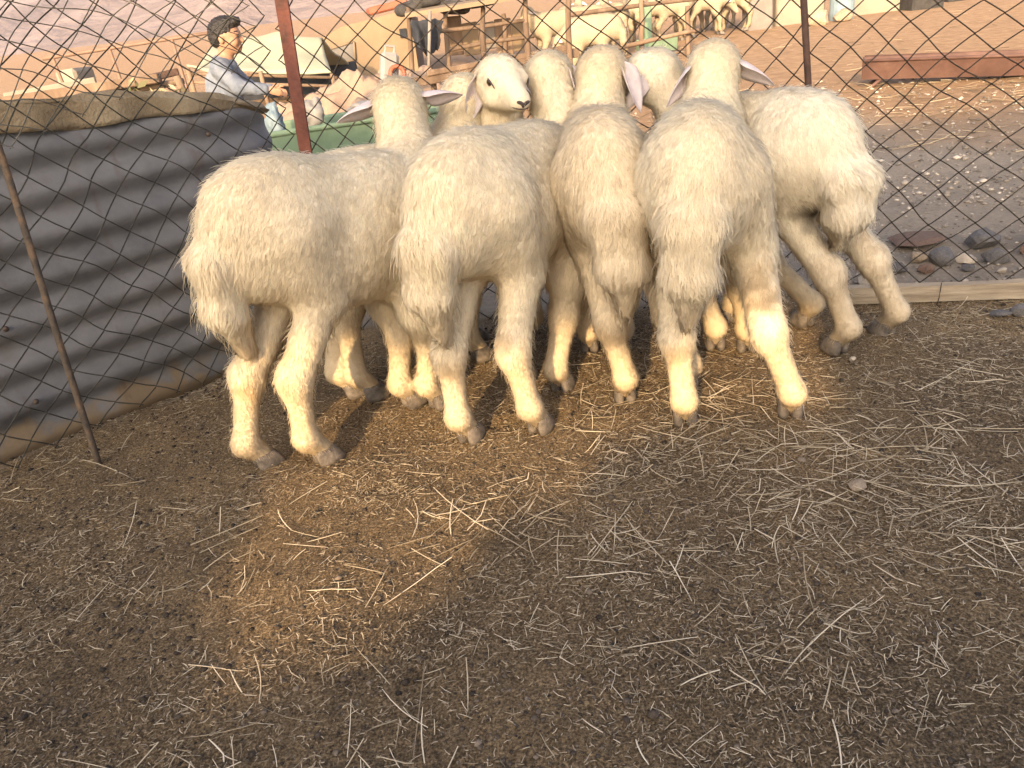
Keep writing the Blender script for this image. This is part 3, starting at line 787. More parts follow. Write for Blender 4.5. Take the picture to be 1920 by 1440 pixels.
def rock_mesh(name, seed, sub=2, amp=.28, flat=.7):
    import bmesh
    bm = bmesh.new(); bmesh.ops.create_icosphere(bm, subdivisions=sub, radius=1)
    P = np.array([v.co[:] for v in bm.verts])
    g = np.random.default_rng(seed); cuts = g.normal(0, 1, (7, 3)); cuts /= np.linalg.norm(cuts, axis=1, keepdims=True)
    for c in cuts:
        d = P @ c; lim = g.uniform(.55, .85); P = np.where((d > lim)[:, None], P - (d - lim)[:, None] * c * .9, P)
    P = P * (1 + amp * .5 * fbm(P * 1.7 + seed, seed, 2))[:, None] * np.array([1.15, .95, flat])
    for v, p in zip(bm.verts, P): v.co = p
    me = bpy.data.meshes.new(name); bm.to_mesh(me); bm.free(); return me
M_RK = [pm('grey_stone', [(.3, (.075, .07, .065)), (.7, (.16, .15, .14))], 6, .9, .5, 30, rnd=.2), pm('tan_stone', [(.3, (.22, .17, .12)), (.7, (.40, .32, .22))], 6, .9, .5, 30, rnd=.2),
        pm('brown_stone', [(.3, (.12, .075, .055)), (.7, (.20, .135, .10))], 6, .9, .5, 30, rnd=.2), pm('pale_stone', [(.3, (.40, .34, .26)), (.7, (.58, .50, .38))], 6, .9, .5, 30, rnd=.1)]
def stone(x, y, r, mi, seed, label, flat=.7, group='stones along the outside of the fence', sink=.3):
    me = rock_mesh('stone', seed, 2, .3, flat); me.materials.append(M_RK[mi])
    o = bpy.data.objects.new('stone', me); COL.objects.link(o)
    g = random.Random(seed); o.location = (x, y, GZ(x, y) + r * flat * (1 - sink)); o.scale = (r, r, r); o.rotation_euler = (g.uniform(-.2, .2), g.uniform(-.2, .2), g.uniform(0, 6.28))
    tag(o, label, 'stone', group)
STN = [(1.462, 2.562, .034, 1, 'small tan stone among the grey ones behind the fence'), (1.53, 2.53, .046, 0, 'grey stone just right of the small tan one behind the fence'),
       (1.602, 2.515, .030, 3, 'pale knobbly stone between the grey ones behind the fence'), (1.752, 2.65, .062, 0, 'largest grey stone, furthest right behind the fence'),
       (1.685, 2.475, .044, 0, 'grey stone in front of the largest one behind the fence'), (1.212, 2.42, .030, 3, 'pale stone by the left end of the board, beside a hind leg'),
       (1.64, 2.37, .016, 3, 'tiny pale stone just behind the board at the right'), (1.358, 2.50, .030, 0, 'dark stone left of the tan one behind the fence'),
       (1.44, 2.46, .028, 2, 'small brown stone below the tan one behind the fence'), (1.83, 2.50, .05, 2, 'brownish stone at the right edge behind the fence'),
       (1.30, 2.56, .035, 2, 'brown stone near the rightmost sheep, behind the fence'), (1.92, 2.60, .06, 0, 'grey stone at the far right edge behind the fence'), (1.56, 2.43, .022, 0, 'little dark stone in front of the pale knobbly one')]
for i, (x, y, r_, mi, lb) in enumerate(STN): stone(x, y, r_, mi, 40 + i, lb)
stone(1.457, 2.005, .030, 0, 71, 'grey stone inside the pen at the right edge of the picture', .7, 'stones inside the pen')
stone(1.40, 2.005, .028, 0, 72, 'low dark stone inside the pen, left of the other near the board', .45, 'stones inside the pen')
stone(.667, 1.285, .019, 1, 73, 'small pale tan stone alone on the open pen floor', .55, 'stones inside the pen')
stone(.915, 1.862, .010, 3, 74, 'tiny whitish stone at the hind foot of the rightmost sheep', .8, 'stones inside the pen')
stone(1.566, 2.78, .09, 2, 75, 'flat brown rock half buried beyond the fence', .28)

# ---- loose litter: straws, crumbs, pebbles (nobody could count it)
def mat_rand(name, cols, rough=.85):
    m = bpy.data.materials.new(name); m.use_nodes = True; t = m.node_tree; b = t.nodes['Principled BSDF']
    g = t.nodes.new('ShaderNodeNewGeometry'); r = t.nodes.new('ShaderNodeValToRGB'); el = r.color_ramp.elements
    while len(el) < len(cols): el.new(.5)
    for e, (p, c) in zip(el, cols): e.position = p; e.color = (*c, 1)
    t.links.new(g.outputs['Random Per Island'], r.inputs['Fac']); t.links.new(r.outputs['Color'], b.inputs['Base Color'])
    b.inputs['Roughness'].default_value = rough; b.inputs['Specular IOR Level'].default_value = .2
    return m
M_STRAW = mat_rand('straw', [(0, (.24, .19, .12)), (.3, (.42, .345, .225)), (.65, (.60, .51, .35)), (1, (.74, .65, .48))])
M_CHAFF = mat_rand('chaff', [(0, (.12, .09, .055)), (.5, (.30, .235, .15)), (1, (.62, .52, .36))])
M_CRUMB = mat_rand('soil_crumbs', [(0, (.035, .027, .02)), (.6, (.11, .085, .06)), (1, (.22, .175, .125))])
M_PEB = mat_rand('gravel', [(0, (.10, .088, .074)), (.6, (.28, .24, .19)), (1, (.50, .44, .36))])
def gzv(x, y): return terr(x, y) + relief(x, y)
def straws(name, xy, ln, rad, mat, bend=.35, K=5, lift=.006, seed=1, sides=3):
    g = np.random.default_rng(seed); n = len(xy)
    th = g.uniform(0, 2 * np.pi, n); kap = g.normal(0, bend, n) * 2
    kink = np.where(g.random(n) < .2, g.normal(0, .6, n), 0); kp = g.integers(1, K - 1, n)
    pts = np.zeros((n, K, 3)); pts[:, 0, :2] = xy; a = th.copy()
    for k in range(1, K):
        a = a + kap / K + np.where(kp == k, kink, 0)
        pts[:, k, 0] = pts[:, k - 1, 0] + np.cos(a) * ln / (K - 1); pts[:, k, 1] = pts[:, k - 1, 1] + np.sin(a) * ln / (K - 1)
    zz = gzv(pts[..., 0], pts[..., 1]); zl = zz.max(1, keepdims=True) * .6 + zz.mean(1, keepdims=True) * .4
    ends = g.uniform(0, 1, (n, 1)) * lift; tl = g.normal(0, 1, (n, 1)) * np.minimum(ln[:, None] * .10, .008)
    pts[..., 2] = zl + rad[:, None] * .6 + ends + tl * np.linspace(-1, 1, K)[None] + .0015
    pts[..., 2] = np.maximum(pts[..., 2], zz + rad[:, None] * .3)
    T = np.gradient(pts, axis=1); T /= np.linalg.norm(T, axis=2, keepdims=True) + 1e-9
    A = np.cross(T, np.array([0, 0, 1.])); A /= np.linalg.norm(A, axis=2, keepdims=True) + 1e-9; B = np.cross(A, T)
    an = np.linspace(0, 2 * np.pi, sides, endpoint=False) + .5
    tp = rad[:, None] * np.array([.9, 1, 1, .95, .6] if K == 5 else [1, 1, .7])[None]
    V = pts[:, :, None] + tp[:, :, None, None] * (np.cos(an)[None, None, :, None] * A[:, :, None] + np.sin(an)[None, None, :, None] * B[:, :, None])
    base = np.arange(n)[:, None, None] * K * sides; i = np.arange(K - 1)[None, :, None] * sides; j = np.arange(sides)[None, None]; j2 = (j + 1) % sides
    F = np.stack([base + i + j, base + i + j2, base + i + sides + j2, base + i + sides + j], -1).reshape(-1, 4)
    o = mesh_np(name, V.reshape(-1, 3), F, mat, True); return o
def scatter(n, seed, x0, x1, y0, y1, dens):
    g = np.random.default_rng(seed); out = []
    while len(out) < n:
        x = g.uniform(x0, x1, n); y = g.uniform(y0, y1, n); k = g.random(n) < dens(x, y)
        out += list(np.stack([x, y], 1)[k])
    return np.array(out[:n])
q2 = lambda x, y, s: fbm(np.stack([x * s, y * s, 0 * x], -1), 61, 2)
inpen = lambda x, y: (pen_dist(x, y) > -.02)
near_w = lambda x, y: np.clip(1.5 / np.hypot(x * .8, y), .35, 1)
vis = lambda x, y: (np.abs(x) < .95 + .85 * y)
rightw = lambda x, y: np.clip(.55 + .35 * x, .35, 1.0)
g = np.random.default_rng(91)
xy = scatter(2100, 92, -1.8, 2.9, .5, 2.4, lambda x, y: inpen(x, y) * vis(x, y) * rightw(x, y) * np.clip(.30 + 1.1 * q2(x, y, 3.0), .05, 1) * np.clip(2.1 - y * .85, .12, 1))
o = straws('straw', xy, np.clip(g.lognormal(-2.75, .55, 2100), .02, .2), g.uniform(.0006, .0014, 2100), M_STRAW, .15, 5, .007, 93); tag(o, 'long pale straws strewn over the pen floor', 'straw', kind='stuff')
xy = scatter(10000, 94, -1.8, 2.9, .5, 2.45, lambda x, y: inpen(x, y) * vis(x, y) * np.clip(.45 + .9 * q2(x, y, 4.0), .08, 1) * near_w(x, y))
# dark droppings and trampled clods, thickest under the fences
xy2 = scatter(2200, 120, -1.8, 2.9, .55, 2.5, lambda x, y: inpen(x, y) * vis(x, y) * np.clip(.12 + .5 * q2(x + 3, y, 2.2) + 1.2 * np.exp(-np.abs(pen_dist(x, y)) / .16), .02, 1))
short_xy = xy
o = straws('short_straw', xy, np.clip(g.lognormal(-4.05, .5, 10000), .006, .06), g.uniform(.0004, .0008, 10000), M_STRAW, .35, 3, .004, 95); tag(o, 'short broken straw bits scattered on the pen floor', 'straw', kind='stuff')
xy = scatter(58000, 96, -1.8, 2.9, .5, 2.45, lambda x, y: inpen(x, y) * vis(x, y) * np.clip(.6 + .6 * q2(x, y, 6.0), .1, 1) * near_w(x, y))
o = straws('chaff', xy, g.uniform(.003, .013, 58000), g.uniform(.0004, .0009, 58000), M_CHAFF, .5, 3, .002, 97); tag(o, 'fine chaff trodden into the brown soil', 'chaff', kind='stuff')
def lumps(name, xy, rad, mat, seed, flat=.7):
    g = np.random.default_rng(seed); n = len(xy)
    B = np.array([(1, 0, 0), (-1, 0, 0), (0, 1, 0), (0, -1, 0), (0, 0, 1), (0, 0, -.6), (.6, .6, .45), (-.6, .6, .45), (.6, -.6, .45), (-.6, -.6, .45)], float)
    FT = [(4, 6, 7), (4, 7, 9), (4, 9, 8), (4, 8, 6), (6, 0, 2), (6, 2, 7), (7, 2, 1), (7, 1, 9), (9, 1, 3), (9, 3, 8), (8, 3, 0), (8, 0, 6), (5, 2, 0), (5, 1, 2), (5, 3, 1), (5, 0, 3)]
    FT[5] = (7, 6, 2); FT[5] = (6, 2, 7)
    V = B[None] * rad[:, None, None] * g.uniform(.65, 1.25, (n, 10, 1)) * np.array([1, 1, flat])
    a = g.uniform(0, 6.28, n); c, s = np.cos(a)[:, None], np.sin(a)[:, None]
    V = np.stack([V[..., 0] * c - V[..., 1] * s, V[..., 0] * s + V[..., 1] * c, V[..., 2]], -1)
    V[..., 0] += xy[:, :1]; V[..., 1] += xy[:, 1:]; V[..., 2] += (gzv(xy[:, 0], xy[:, 1]) + rad * flat * .25)[:, None]
    F = (np.arange(n)[:, None, None] * 10 + np.array(FT)[None]).reshape(-1, 3)
    return mesh_np(name, V.reshape(-1, 3), F, mat, True)
o = lumps('droppings', xy2, np.clip(np.random.default_rng(5).lognormal(-5.5, .35, 2200), .0018, .008), mat_rand('droppings', [(0, (.025, .02, .015)), (.7, (.06, .046, .032)), (1, (.10, .078, .054))]), 121, .75); tag(o, 'dark droppings and clods, thickest along the foot of the fences', 'droppings', kind='stuff')
xy = scatter(22000, 98, -1.8, 2.9, .5, 2.5, lambda x, y: (pen_dist(x, y) > -.1) * vis(x, y) * np.clip(.5 + .8 * q2(x, y, 5.0), .1, 1) * near_w(x, y))
o = lumps('soil_crumbs', xy, np.clip(g.lognormal(-6.15, .45, 22000), .0012, .012), M_CRUMB, 99); tag(o, 'dark crumbs of soil and droppings on the pen floor', 'soil crumbs', kind='stuff')
xy = scatter(9000, 100, .6, 5.5, 2.25, 7.0, lambda x, y: (pen_dist(x, y) < .06) * np.clip(2.6 / y, .15, 1) ** 2 * np.clip(.6 + .5 * q2(x, y, 2.0), .1, 1))
o = lumps('gravel', xy, np.clip(g.lognormal(-5.4, .5, 9000), .002, .018) * np.clip(xy[:, 1] / 2.6, 1, 1.6), M_PEB, 101); tag(o, 'loose gravel on the ground outside the fence', 'gravel', kind='stuff')
xy = scatter(1500, 102, .4, 9, 3.9, 11.5, lambda x, y: np.clip(1.2 - np.abs(y - 5.3 + .2 * (x - 3)) / 1.6, .15, 1) * np.clip(5 / y, .2, 1))
o = straws('strewn_hay', xy, g.uniform(.05, .25, 1500), g.uniform(.0015, .0035, 1500), M_CHAFF, .4, 3, .02, 103); tag(o, 'hay strewn on the sunlit ground round the red trough', 'hay', kind='stuff')

# ================================================================= BEYOND THE FENCE
def at(px, py, Yw):
    d = cF * 1450 + cR * (px - 960) + cU * (720 - py); t = Yw / d.y
    return np.array((0, 0, CAMH)) + t * np.array(d)
M_TROUGH = pm('red_oxide_steel', [(.25, (.062, .034, .027)), (.5, (.095, .052, .040)), (.75, (.14, .082, .062))], 6, .7, .3, 30)
M_GREEN = pm('pale_green_paint', [(0.25, (0.096, 0.15, 0.096)), (0.55, (0.138, 0.204, 0.132)), (0.75, (0.18, 0.228, 0.162))], 5, .6, .25, 25)
M_TARP = pm('pale_tarp', [(0.3, (0.216, 0.223, 0.166)), (0.55, (0.266, 0.266, 0.194)), (0.75, (0.245, 0.288, 0.238))], 2.2, .8, .4, 9, bdist=.03)
M_TAN = pm('tan_plaster', [(0.3, (0.158, 0.115, 0.073)), (0.7, (0.198, 0.149, 0.096))], 3, .9, .3, 20)
M_DARKC = pm('black_cloth', [(.3, (.010, .012, .016)), (.7, (.028, .032, .040))], 8, .9, .5, 30)
M_WOOD = pm('grey_pole_wood', [(0.25, (0.078, 0.051, 0.033)), (0.5, (0.132, 0.09, 0.06)), (0.75, (0.198, 0.144, 0.099))], 9, .9, .4, 40, stretch=(1, 1, .2), rnd=.25)
M_GREYB = pm('grey_block', [(0.3, (0.128, 0.112, 0.098)), (0.7, (0.203, 0.18, 0.158))], 4, .9, .4, 20)
M_WHITEB = pm('cream_block', [(0.3, (0.194, 0.169, 0.13)), (0.7, (0.252, 0.223, 0.173))], 4, .9, .3, 20)
M_BLUE = pm('blue_plastic', [(.3, (.12, .17, .20)), (.7, (.20, .26, .29))], 4, .5, .1, 20)
M_RUBB = pm('tyre_rubber', [(.3, (.018, .017, .016)), (.7, (.05, .046, .042))], 10, .85, .4, 40)
M_GLASS = pm('dusty_dark_pane', [(.3, (.07, .065, .06)), (.7, (.13, .12, .11))], 3, .4, .1)
M_WHITE = pm('white_plastic', [(0.3, (0.18, 0.173, 0.165)), (0.7, (0.247, 0.24, 0.225))], 5, .5, .1)
M_ORANGE = pm('orange_plastic', [(0.3, (0.216, 0.06, 0.03)), (0.7, (0.27, 0.096, 0.054))], 5, .6, .1)

def open_trough(name, a, b, w, h, tpr, mat, label, cat, wall=.012, legs=(), rim=.012):
    a = np.array(a, float); b = np.array(b, float); d = b - a; L = np.linalg.norm(d[:2]); e = np.array([d[0], d[1], 0]) / L; n = np.array([-e[1], e[0], 0])
    root = empty(name, (a[0], a[1], GZ(a[0], a[1]))); org = np.array(root.location)
    prof = [(-w / 2, h), (-w / 2 * tpr, 0), (w / 2 * tpr, 0), (w / 2, h), (w / 2 - wall, h), (w / 2 * tpr - wall, wall), (-w / 2 * tpr + wall, wall), (-w / 2 + wall, h)]
    mb = MB(); N = 12
    for i in range(N):
        p = a + d * i / (N - 1)
        for y, z in prof: q = p + n * (y + .004 * nz(i * .9, z * 9, y)) ; mb.V.append((q[0], q[1], p[2] + z))
        if i: mb.F += [((i - 1) * 8 + k, (i - 1) * 8 + (k + 1) % 8, i * 8 + (k + 1) % 8, i * 8 + k) for k in range(8)]
    o = mb.build('channel', mat, root); o.data.transform(Matrix.Translation(-Vector(org)))
    for p, sg in ((a, -1), (b, 1)):
        m2 = MB(); m2.add([p + n * y + np.array([0, 0, z]) + e * sg * t for t in (.001, .012) for y, z in prof[:4]], [(0, 1, 2, 3), (7, 6, 5, 4), (0, 4, 5, 1), (1, 5, 6, 2), (2, 6, 7, 3), (3, 7, 4, 0)])
        o = m2.build('end_plate', mat, root); o.data.transform(Matrix.Translation(-Vector(org)))
    for y in (-w / 2, w / 2):
        m2 = MB(); m2.tube([a + n * y + np.array([0, 0, h]), b + n * y + np.array([0, 0, h])], rim, 8); o = m2.build('rim', mat, root, True); o.data.transform(Matrix.Translation(-Vector(org)))
    for t, sp_ in legs:
        p = a + d * t
        for y in (-1, 1):
            q0 = p + n * y * w * .4 * tpr; q1 = q0 + n * y * sp_ + e * (-.10); q1[2] = GZ(q1[0], q1[1]) - .01
            m2 = MB(); m2.tube([q0, q1], .014, 6); o = m2.build('leg', mat, root, True); o.data.transform(Matrix.Translation(-Vector(org)))
    tag(root, label, cat); return root
p0 = at(1618, 147, 6.45); p1 = at(1935, 146, 5.95)
d_ = p1 - p0; p2 = p0 + d_ * 1.9; p2[2] = max(p2[2], GZ(p2[0], p2[1]) + .02)
open_trough('feeding_trough', p0, (p2[0], p2[1], p0[2] - (p0[2] - p1[2]) * 1.5 + .02), .34, .145, .55, M_TROUGH, 'long red oxide feeding trough on the sunlit ground outside the fence', 'trough', legs=((.06, .06), (.85, .05)))
a_ = at(585, 235, 3.55); b_ = at(760, 212, 3.75)
gr_ = open_trough('green_trough', (a_[0] - .25, a_[1] + .02, a_[2] - .40), (b_[0] + .3, b_[1] + .05, a_[2] - .40), .46, .40, .75, M_GREEN, 'pale green metal trough just behind the red corner post', 'trough', legs=((.1, .03), (.9, .03)))

# ---- tarpaulin shelter
root = empty('tarp_shelter', (-2.45, 9.6, GZ(-2.45, 9.6)))
org = np.array(root.location)
pTL = at(352, 128, 9.4); pTR = at(622, 138, 9.4); rT = at(395, 92, 10.2); rR = at(600, 62, 10.2)
nU, nV_ = 36, 16; V = []
bk0, bk1 = pTL + np.array([0, 1.7, .0]), pTR + np.array([0, 1.7, 0])
for i in range(nU):
    s = i / (nU - 1); e0 = pTL * (1 - s) + pTR * s; rd = rT * (1 - s) + rR * s; e1 = bk0 * (1 - s) + bk1 * s
    for j in range(nV_):
        t = j / (nV_ - 1) * 2; p = e0 * (1 - t) + rd * t if t < 1 else rd * (2 - t) + e1 * (t - 1)
        sag = -.05 * math.sin(math.pi * min(t, 2 - t)) - .05 * abs(math.sin(s * math.pi * 3)) * (1 - abs(t - 1)) * .6
        V.append(p + np.array([0, 0, sag + .04 * nz(s * 5, t * 3, 0, 6) + .10 * math.sin(math.pi * s) ** .6 * (1 - abs(t - 1))]))
a, b = np.meshgrid(np.arange(nU - 1), np.arange(nV_ - 1), indexing='ij')
F = np.stack([a * nV_ + b, (a + 1) * nV_ + b, (a + 1) * nV_ + b + 1, a * nV_ + b + 1], -1).reshape(-1, 4)
rf = mesh_np('tarp_roof', np.array(V) - org, F, M_TARP, True, root); rf.modifiers.new('t', 'SOLIDIFY').thickness = .02
for p in (pTL, pTR, bk0, bk1, (pTL + pTR) / 2):
    m2 = MB(); m2.tube([(p[0], p[1] + .02, GZ(p[0], p[1]) - .05) - org, np.array(p) - org], .025, 7); m2.build('pole', M_WOOD, root, True)
for q, z in ((pTL, -.05), (pTL, -.14)):
    m2 = MB(); m2.tube([q + np.array([-.05, .02, z]) - org, pTR + np.array([.05, .02, z]) - org], .018, 6); m2.build('rail', M_WOOD, root, True)
m2 = MB(); c_ = (bk0 + bk1) / 2; m2.box((c_[0] - org[0], c_[1] - org[1] - .1, .18), (1.7, .03, .42), bev=.01); m2.build('dark_gap_sheet', M_DARKC, root)  # black sheet stands in for the shaded gap under the tarp
tag(root, 'low shelter roofed with a pale green and cream tarpaulin behind the boy', 'shelter')

# ---- low tan hut with a dark opening
def prism(mb, pts, dy):
    n = len(pts); mb.add([tuple(p) for p in pts] + [tuple(np.array(p) + np.array(dy)) for p in pts], [tuple(range(n)), tuple(range(n, 2 * n))[::-1]] + [(i, n + i, n + (i + 1) % n, (i + 1) % n) for i in range(n)])
hy = 11.5; A = at(612, 72, hy); Bp = at(640, 50, hy); Cp = at(748, 22, hy); Dp = at(770, 30, hy)
A[0] -= .1
root = empty('tan_hut', ((A[0] + Dp[0]) / 2, hy, GZ((A[0] + Dp[0]) / 2, hy))); org = np.array(root.location)
g0 = -.06
mb = MB(); prism(mb, [np.array([A[0], hy, org[2] + g0]) - org, np.array([Dp[0], hy, org[2] + g0]) - org, Dp - org, Cp - org, Bp - org, A - org], (0, 1.6, 0)); mb.build('wall', M_TAN, root)
w0 = at(619, 92, hy); w1 = at(664, 78, hy); w2 = at(667, 112, hy); w3 = at(622, 122, hy)
mb = MB(); prism(mb, [w3 - org + (0, -.02, 0), w2 - org + (0, -.02, 0), w1 - org + (0, -.02, 0), w0 - org + (0, -.02, 0)], (0, .03, 0)); wn = mb.build('window', M_GLASS, root)
for p, q in ((w0, w1), (w1, w2), (w2, w3), (w3, w0)):
    m2 = MB(); m2.tube([p - org + (0, -.025, 0), q - org + (0, -.025, 0)], .014, 5); m2.build('frame', M_TAN, wn, True)
s0 = at(752, 56, hy); s1 = at(760, 68, hy)
mb = MB(); mb.box(((s0[0] + s1[0]) / 2 - org[0], -.012, (s0[2] + s1[2]) / 2 - org[2]), (.09, .04, .11)); mb.build('vent_hole', M_DARKC, root)
tag(root, 'low tan plastered hut with a dark window, left of the hanging black cloth', 'hut')
rp_ = at(720, 8, 11.9); mb = MB(); mb.box((0, 0, 0), (.55, .5, .10), rz=.2, ry=-.12, bev=.02); o = mb.build('orange_sheet', M_ORANGE); o.location = (rp_[0], 12.2, Cp[2] + .09); tag(o, 'faded orange sheet lying on the roof of the tan hut', 'plastic sheet')
def torus(R0, r0, n=20, m=8):
    V = [((R0 + r0 * math.cos(2 * math.pi * j / m)) * math.cos(2 * math.pi * i / n), (R0 + r0 * math.cos(2 * math.pi * j / m)) * math.sin(2 * math.pi * i / n), r0 * 1.15 * math.sin(2 * math.pi * j / m)) for i in range(n) for j in range(m)]
    F = [(i * m + j, ((i + 1) % n) * m + j, ((i + 1) % n) * m + (j + 1) % m, i * m + (j + 1) % m) for i in range(n) for j in range(m)]
    return np.array(V), F
# ---- roofed pole shed with black cloth and tyres
sy = 10.4
root = empty('pole_shed', (*at(880, 60, sy)[:2], GZ(at(880, 60, sy)[0], sy))); org = np.array(root.location)
def pole(parent, p, q, r_, name='pole', mat=None, jag=.012, org=None):
    n = 8; t = np.linspace(0, 1, n)[:, None]; P = np.array(p) + (np.array(q) - np.array(p)) * t
    P = P + jag * np.stack([vnoise(np.stack([t[:, 0] * 4 + p[0] * 7, 0 * t[:, 0] + p[2] * 3, 0 * t[:, 0] + i], 1), 5) for i in range(3)], 1)
    m2 = MB(); m2.tube(P - org, np.linspace(r_, r_ * .8, n), 7); return m2.build(name, mat or M_WOOD, parent, True)
def gpt(px, Yw):
    p = at(px, 100, Yw); return np.array([p[0], Yw, GZ(p[0], Yw) - .05])
for px, top in ((765, 12), (835, 20), (905, 12), (945, 25), (985, -20)):
    p = gpt(px, sy + .3 * nz(px * .1)); q = at(px, top, p[1]); pole(root, p, q, .035, org=org)
r0, r1, r2, r3 = at(760, 34, sy - .2), at(990, -4, sy - .2), at(1000, -14, sy + 1.6), at(765, 20, sy + 1.6)
mb = MB(); prism(mb, [r0 - org, r1 - org, r2 - org, r3 - org], (0, 0, .05)); mb.build('roof_sheet', M_TAN, root)
for k, (pa, pb) in enumerate((((800, 62), (985, 38)), ((840, 92), (1000, 66)))):
    pole(root, at(*pa, sy), at(*pb, sy), .028, 'rail', org=org)
for k in range(5):
    px = 850 + k * 32; p = at(px, 60 + 6 * (k % 2), sy + .6); m2 = MB(); m2.box(p - org + np.array([0, .3, -.05]), (.22, .05, .42 + .1 * nz(k, 2)), rz=.1 * nz(k, 5), ry=.05 * nz(k, 7), bev=.01); m2.build('board', (M_WOOD, M_TAN, M_GREYB)[k % 3], root)
tag(root, 'ramshackle pole shed with pale sheet roof in the middle background', 'shed')
# black cloth
c0, c1, c2, c3 = at(770, 36, sy - .35), at(830, 38, sy - .35), at(822, 92, sy - .35), at(800, 108, sy - .35); c4 = at(778, 80, sy - .35)
V = []; nU, nV_ = 22, 18
for i in range(nU):
    s = i / (nU - 1); tp_ = c0 * (1 - s) + c1 * s; bt = (c4 * (1 - s / .45) + c3 * (s / .45)) if s < .45 else (c3 * (1 - (s - .45) / .55) + c2 * ((s - .45) / .55))
    for j in range(nV_):
        t = j / (nV_ - 1); p = tp_ * (1 - t) + bt * t; V.append(p + np.array([.012 * nz(s * 6, t * 6, 1), -.06 * math.sin(s * 13 + 2 * nz(t * 2, 3)) * (.3 + t), .02 * nz(s * 8, t * 2, 7)]))
a, b = np.meshgrid(np.arange(nU - 1), np.arange(nV_ - 1), indexing='ij'); F = np.stack([a * nV_ + b, (a + 1) * nV_ + b, (a + 1) * nV_ + b + 1, a * nV_ + b + 1], -1).reshape(-1, 4)
org2 = c0; cl_ = mesh_np('black_cloth', np.array(V) - org2, F, M_DARKC, True, None, tuple(org2)); cl_.modifiers.new('t', 'SOLIDIFY').thickness = .012
tag(cl_, 'black cloth hung over a pole beside the tan hut', 'cloth')
o = empty('leaning_pole', (0, 0, 0)); bpy.data.objects.remove(o)
pa, pb = at(795, 120, sy - .5), at(806, 20, sy - .5); pa[2] = GZ(pa[0], pa[1]) - .05
m2 = MB(); m2.tube([pa, pb], .02, 7); tag(m2.build('leaning_pole', M_GREYB, None, True, tuple(pa)), 'thin grey pole standing in front of the black cloth', 'pole')
for k, (px, py, rr) in enumerate(((772, 14, .17), (800, 4, .18), (850, 14, .16), (905, 0, .17))):
    V, F = torus(rr, .06); p = at(px, py, sy + .55); o = mesh_np('tyre', V, F, M_RUBB, True); o.location = (p[0], p[1], p[2]); o.rotation_euler = (.15 * nz(k, 3), .15 * nz(k, 8), 0)
    tag(o, ['old dark tyre on the shed roof edge nearest the tan hut', 'old dark tyre second from the tan hut on the shed roof', 'old dark tyre third from the tan hut on the shed roof', 'old dark tyre furthest right on the shed roof'][k], 'tyre', 'tyres on the shed roof')
# ---- beams of the sheep yard
beam = empty('beam_rail', tuple(gpt(930, 7.2))); org = np.array(beam.location)
for k, (pa, pb, r_) in enumerate((((770, 156, ), (1085, 98), .05), ((800, 138), (1070, 88), .03))):
    p, q = at(*pa, 7.2), at(*pb, 7.4); d = q - p; L_ = np.linalg.norm(d); m2 = MB(); m2.box((p + q) / 2 - org, (L_, .07, r_ * 1.5), rz=math.atan2(d[1], d[0]), ry=-math.atan2(d[2], math.hypot(d[0], d[1])), bev=.006); m2.build('beam', M_WOOD, beam)
for px in (800, 905, 985, 1066):
    p = gpt(px, 7.3); q = at(px, (40 if px > 900 else 130) if px != 1066 else -10, 7.3); q[0] = p[0] + .03; pole(beam, p, q, .03, 'post', org=org)
tag(beam, 'brown wooden beams on posts behind the sheep that looks back', 'rail fence')
yard = empty('yard_rail', tuple(gpt(1230, 10.2))); org = np.array(yard.location)
for px, top in ((1140, 40), (1203, -12), (1290, 10)):
    p = gpt(px, 10.2); q = at(px, top, 10.2); pole(yard, p, q, .035, 'post', org=org)
pole(yard, at(1120, 98, 10.1), at(1310, 56, 10.1), .03, 'rail', org=org)
pole(yard, at(1060, 28, 10.6), at(1330, -6, 10.6), .03, 'rail', org=org)
tag(yard, 'thin wooden rail and posts in front of the distant flock', 'rail fence')
p = at(1232, 60, 10.8); open_trough('small_trough', (p[0] - .22, 10.8, GZ(p[0], 10.8)), (p[0] + .22, 10.9, GZ(p[0], 10.8) + .01), .25, .17, .8, M_GREEN, 'small green trough among the distant flock', 'trough')
p = gpt(1216, 11.2); m2 = MB(); q = at(1212, 8, 11.2); m2.box((p + q) / 2, (.10, .10, q[2] - p[2]), bev=.01); tag(m2.build('green_post', M_GREEN, None, False, tuple(p)), 'green square post behind the small green trough', 'post')
# ---- pillar, blocks and drums at the upper right
def block(name, px0, px1, py0, py1, Yw, dep, mat, label, cat, bev=.03):
    a, b = at(px0, py1, Yw), at(px1, py1, Yw); t = at((px0 + px1) / 2, py0, Yw)[2]; x = (a[0] + b[0]) / 2; z0 = GZ(x, Yw) - .05
    m2 = MB(); m2.box((0, dep / 2, (t - z0) / 2), (b[0] - a[0], dep, t - z0), bev=bev, jit=.006); o = m2.build(name, mat); o.location = (x, Yw, z0); tag(o, label, cat); return o
block('stone_pillar', 1404, 1450, -40, 52, 12.2, .35, M_GREYB, 'grey stone pillar left of the cream wall at the top right', 'pillar')
block('cream_wall', 1455, 1546, -40, 48, 12.4, .3, M_WHITEB, 'cream plastered wall section behind the thin dark post', 'wall')
block('block_wall', 1594, 1690, -25, 26, 12.6, .3, M_WHITEB, 'pale block wall right of the blue drum', 'wall')
block('dark_crate', 1712, 1770, -30, 18, 12.2, .5, M_RUBB, 'dark crate at the upper right edge of the yard', 'crate')
block('dark_heap', 1780, 1960, -30, 4, 12.9, .5, M_RUBB, 'long dark heap along the top right edge', 'heap')
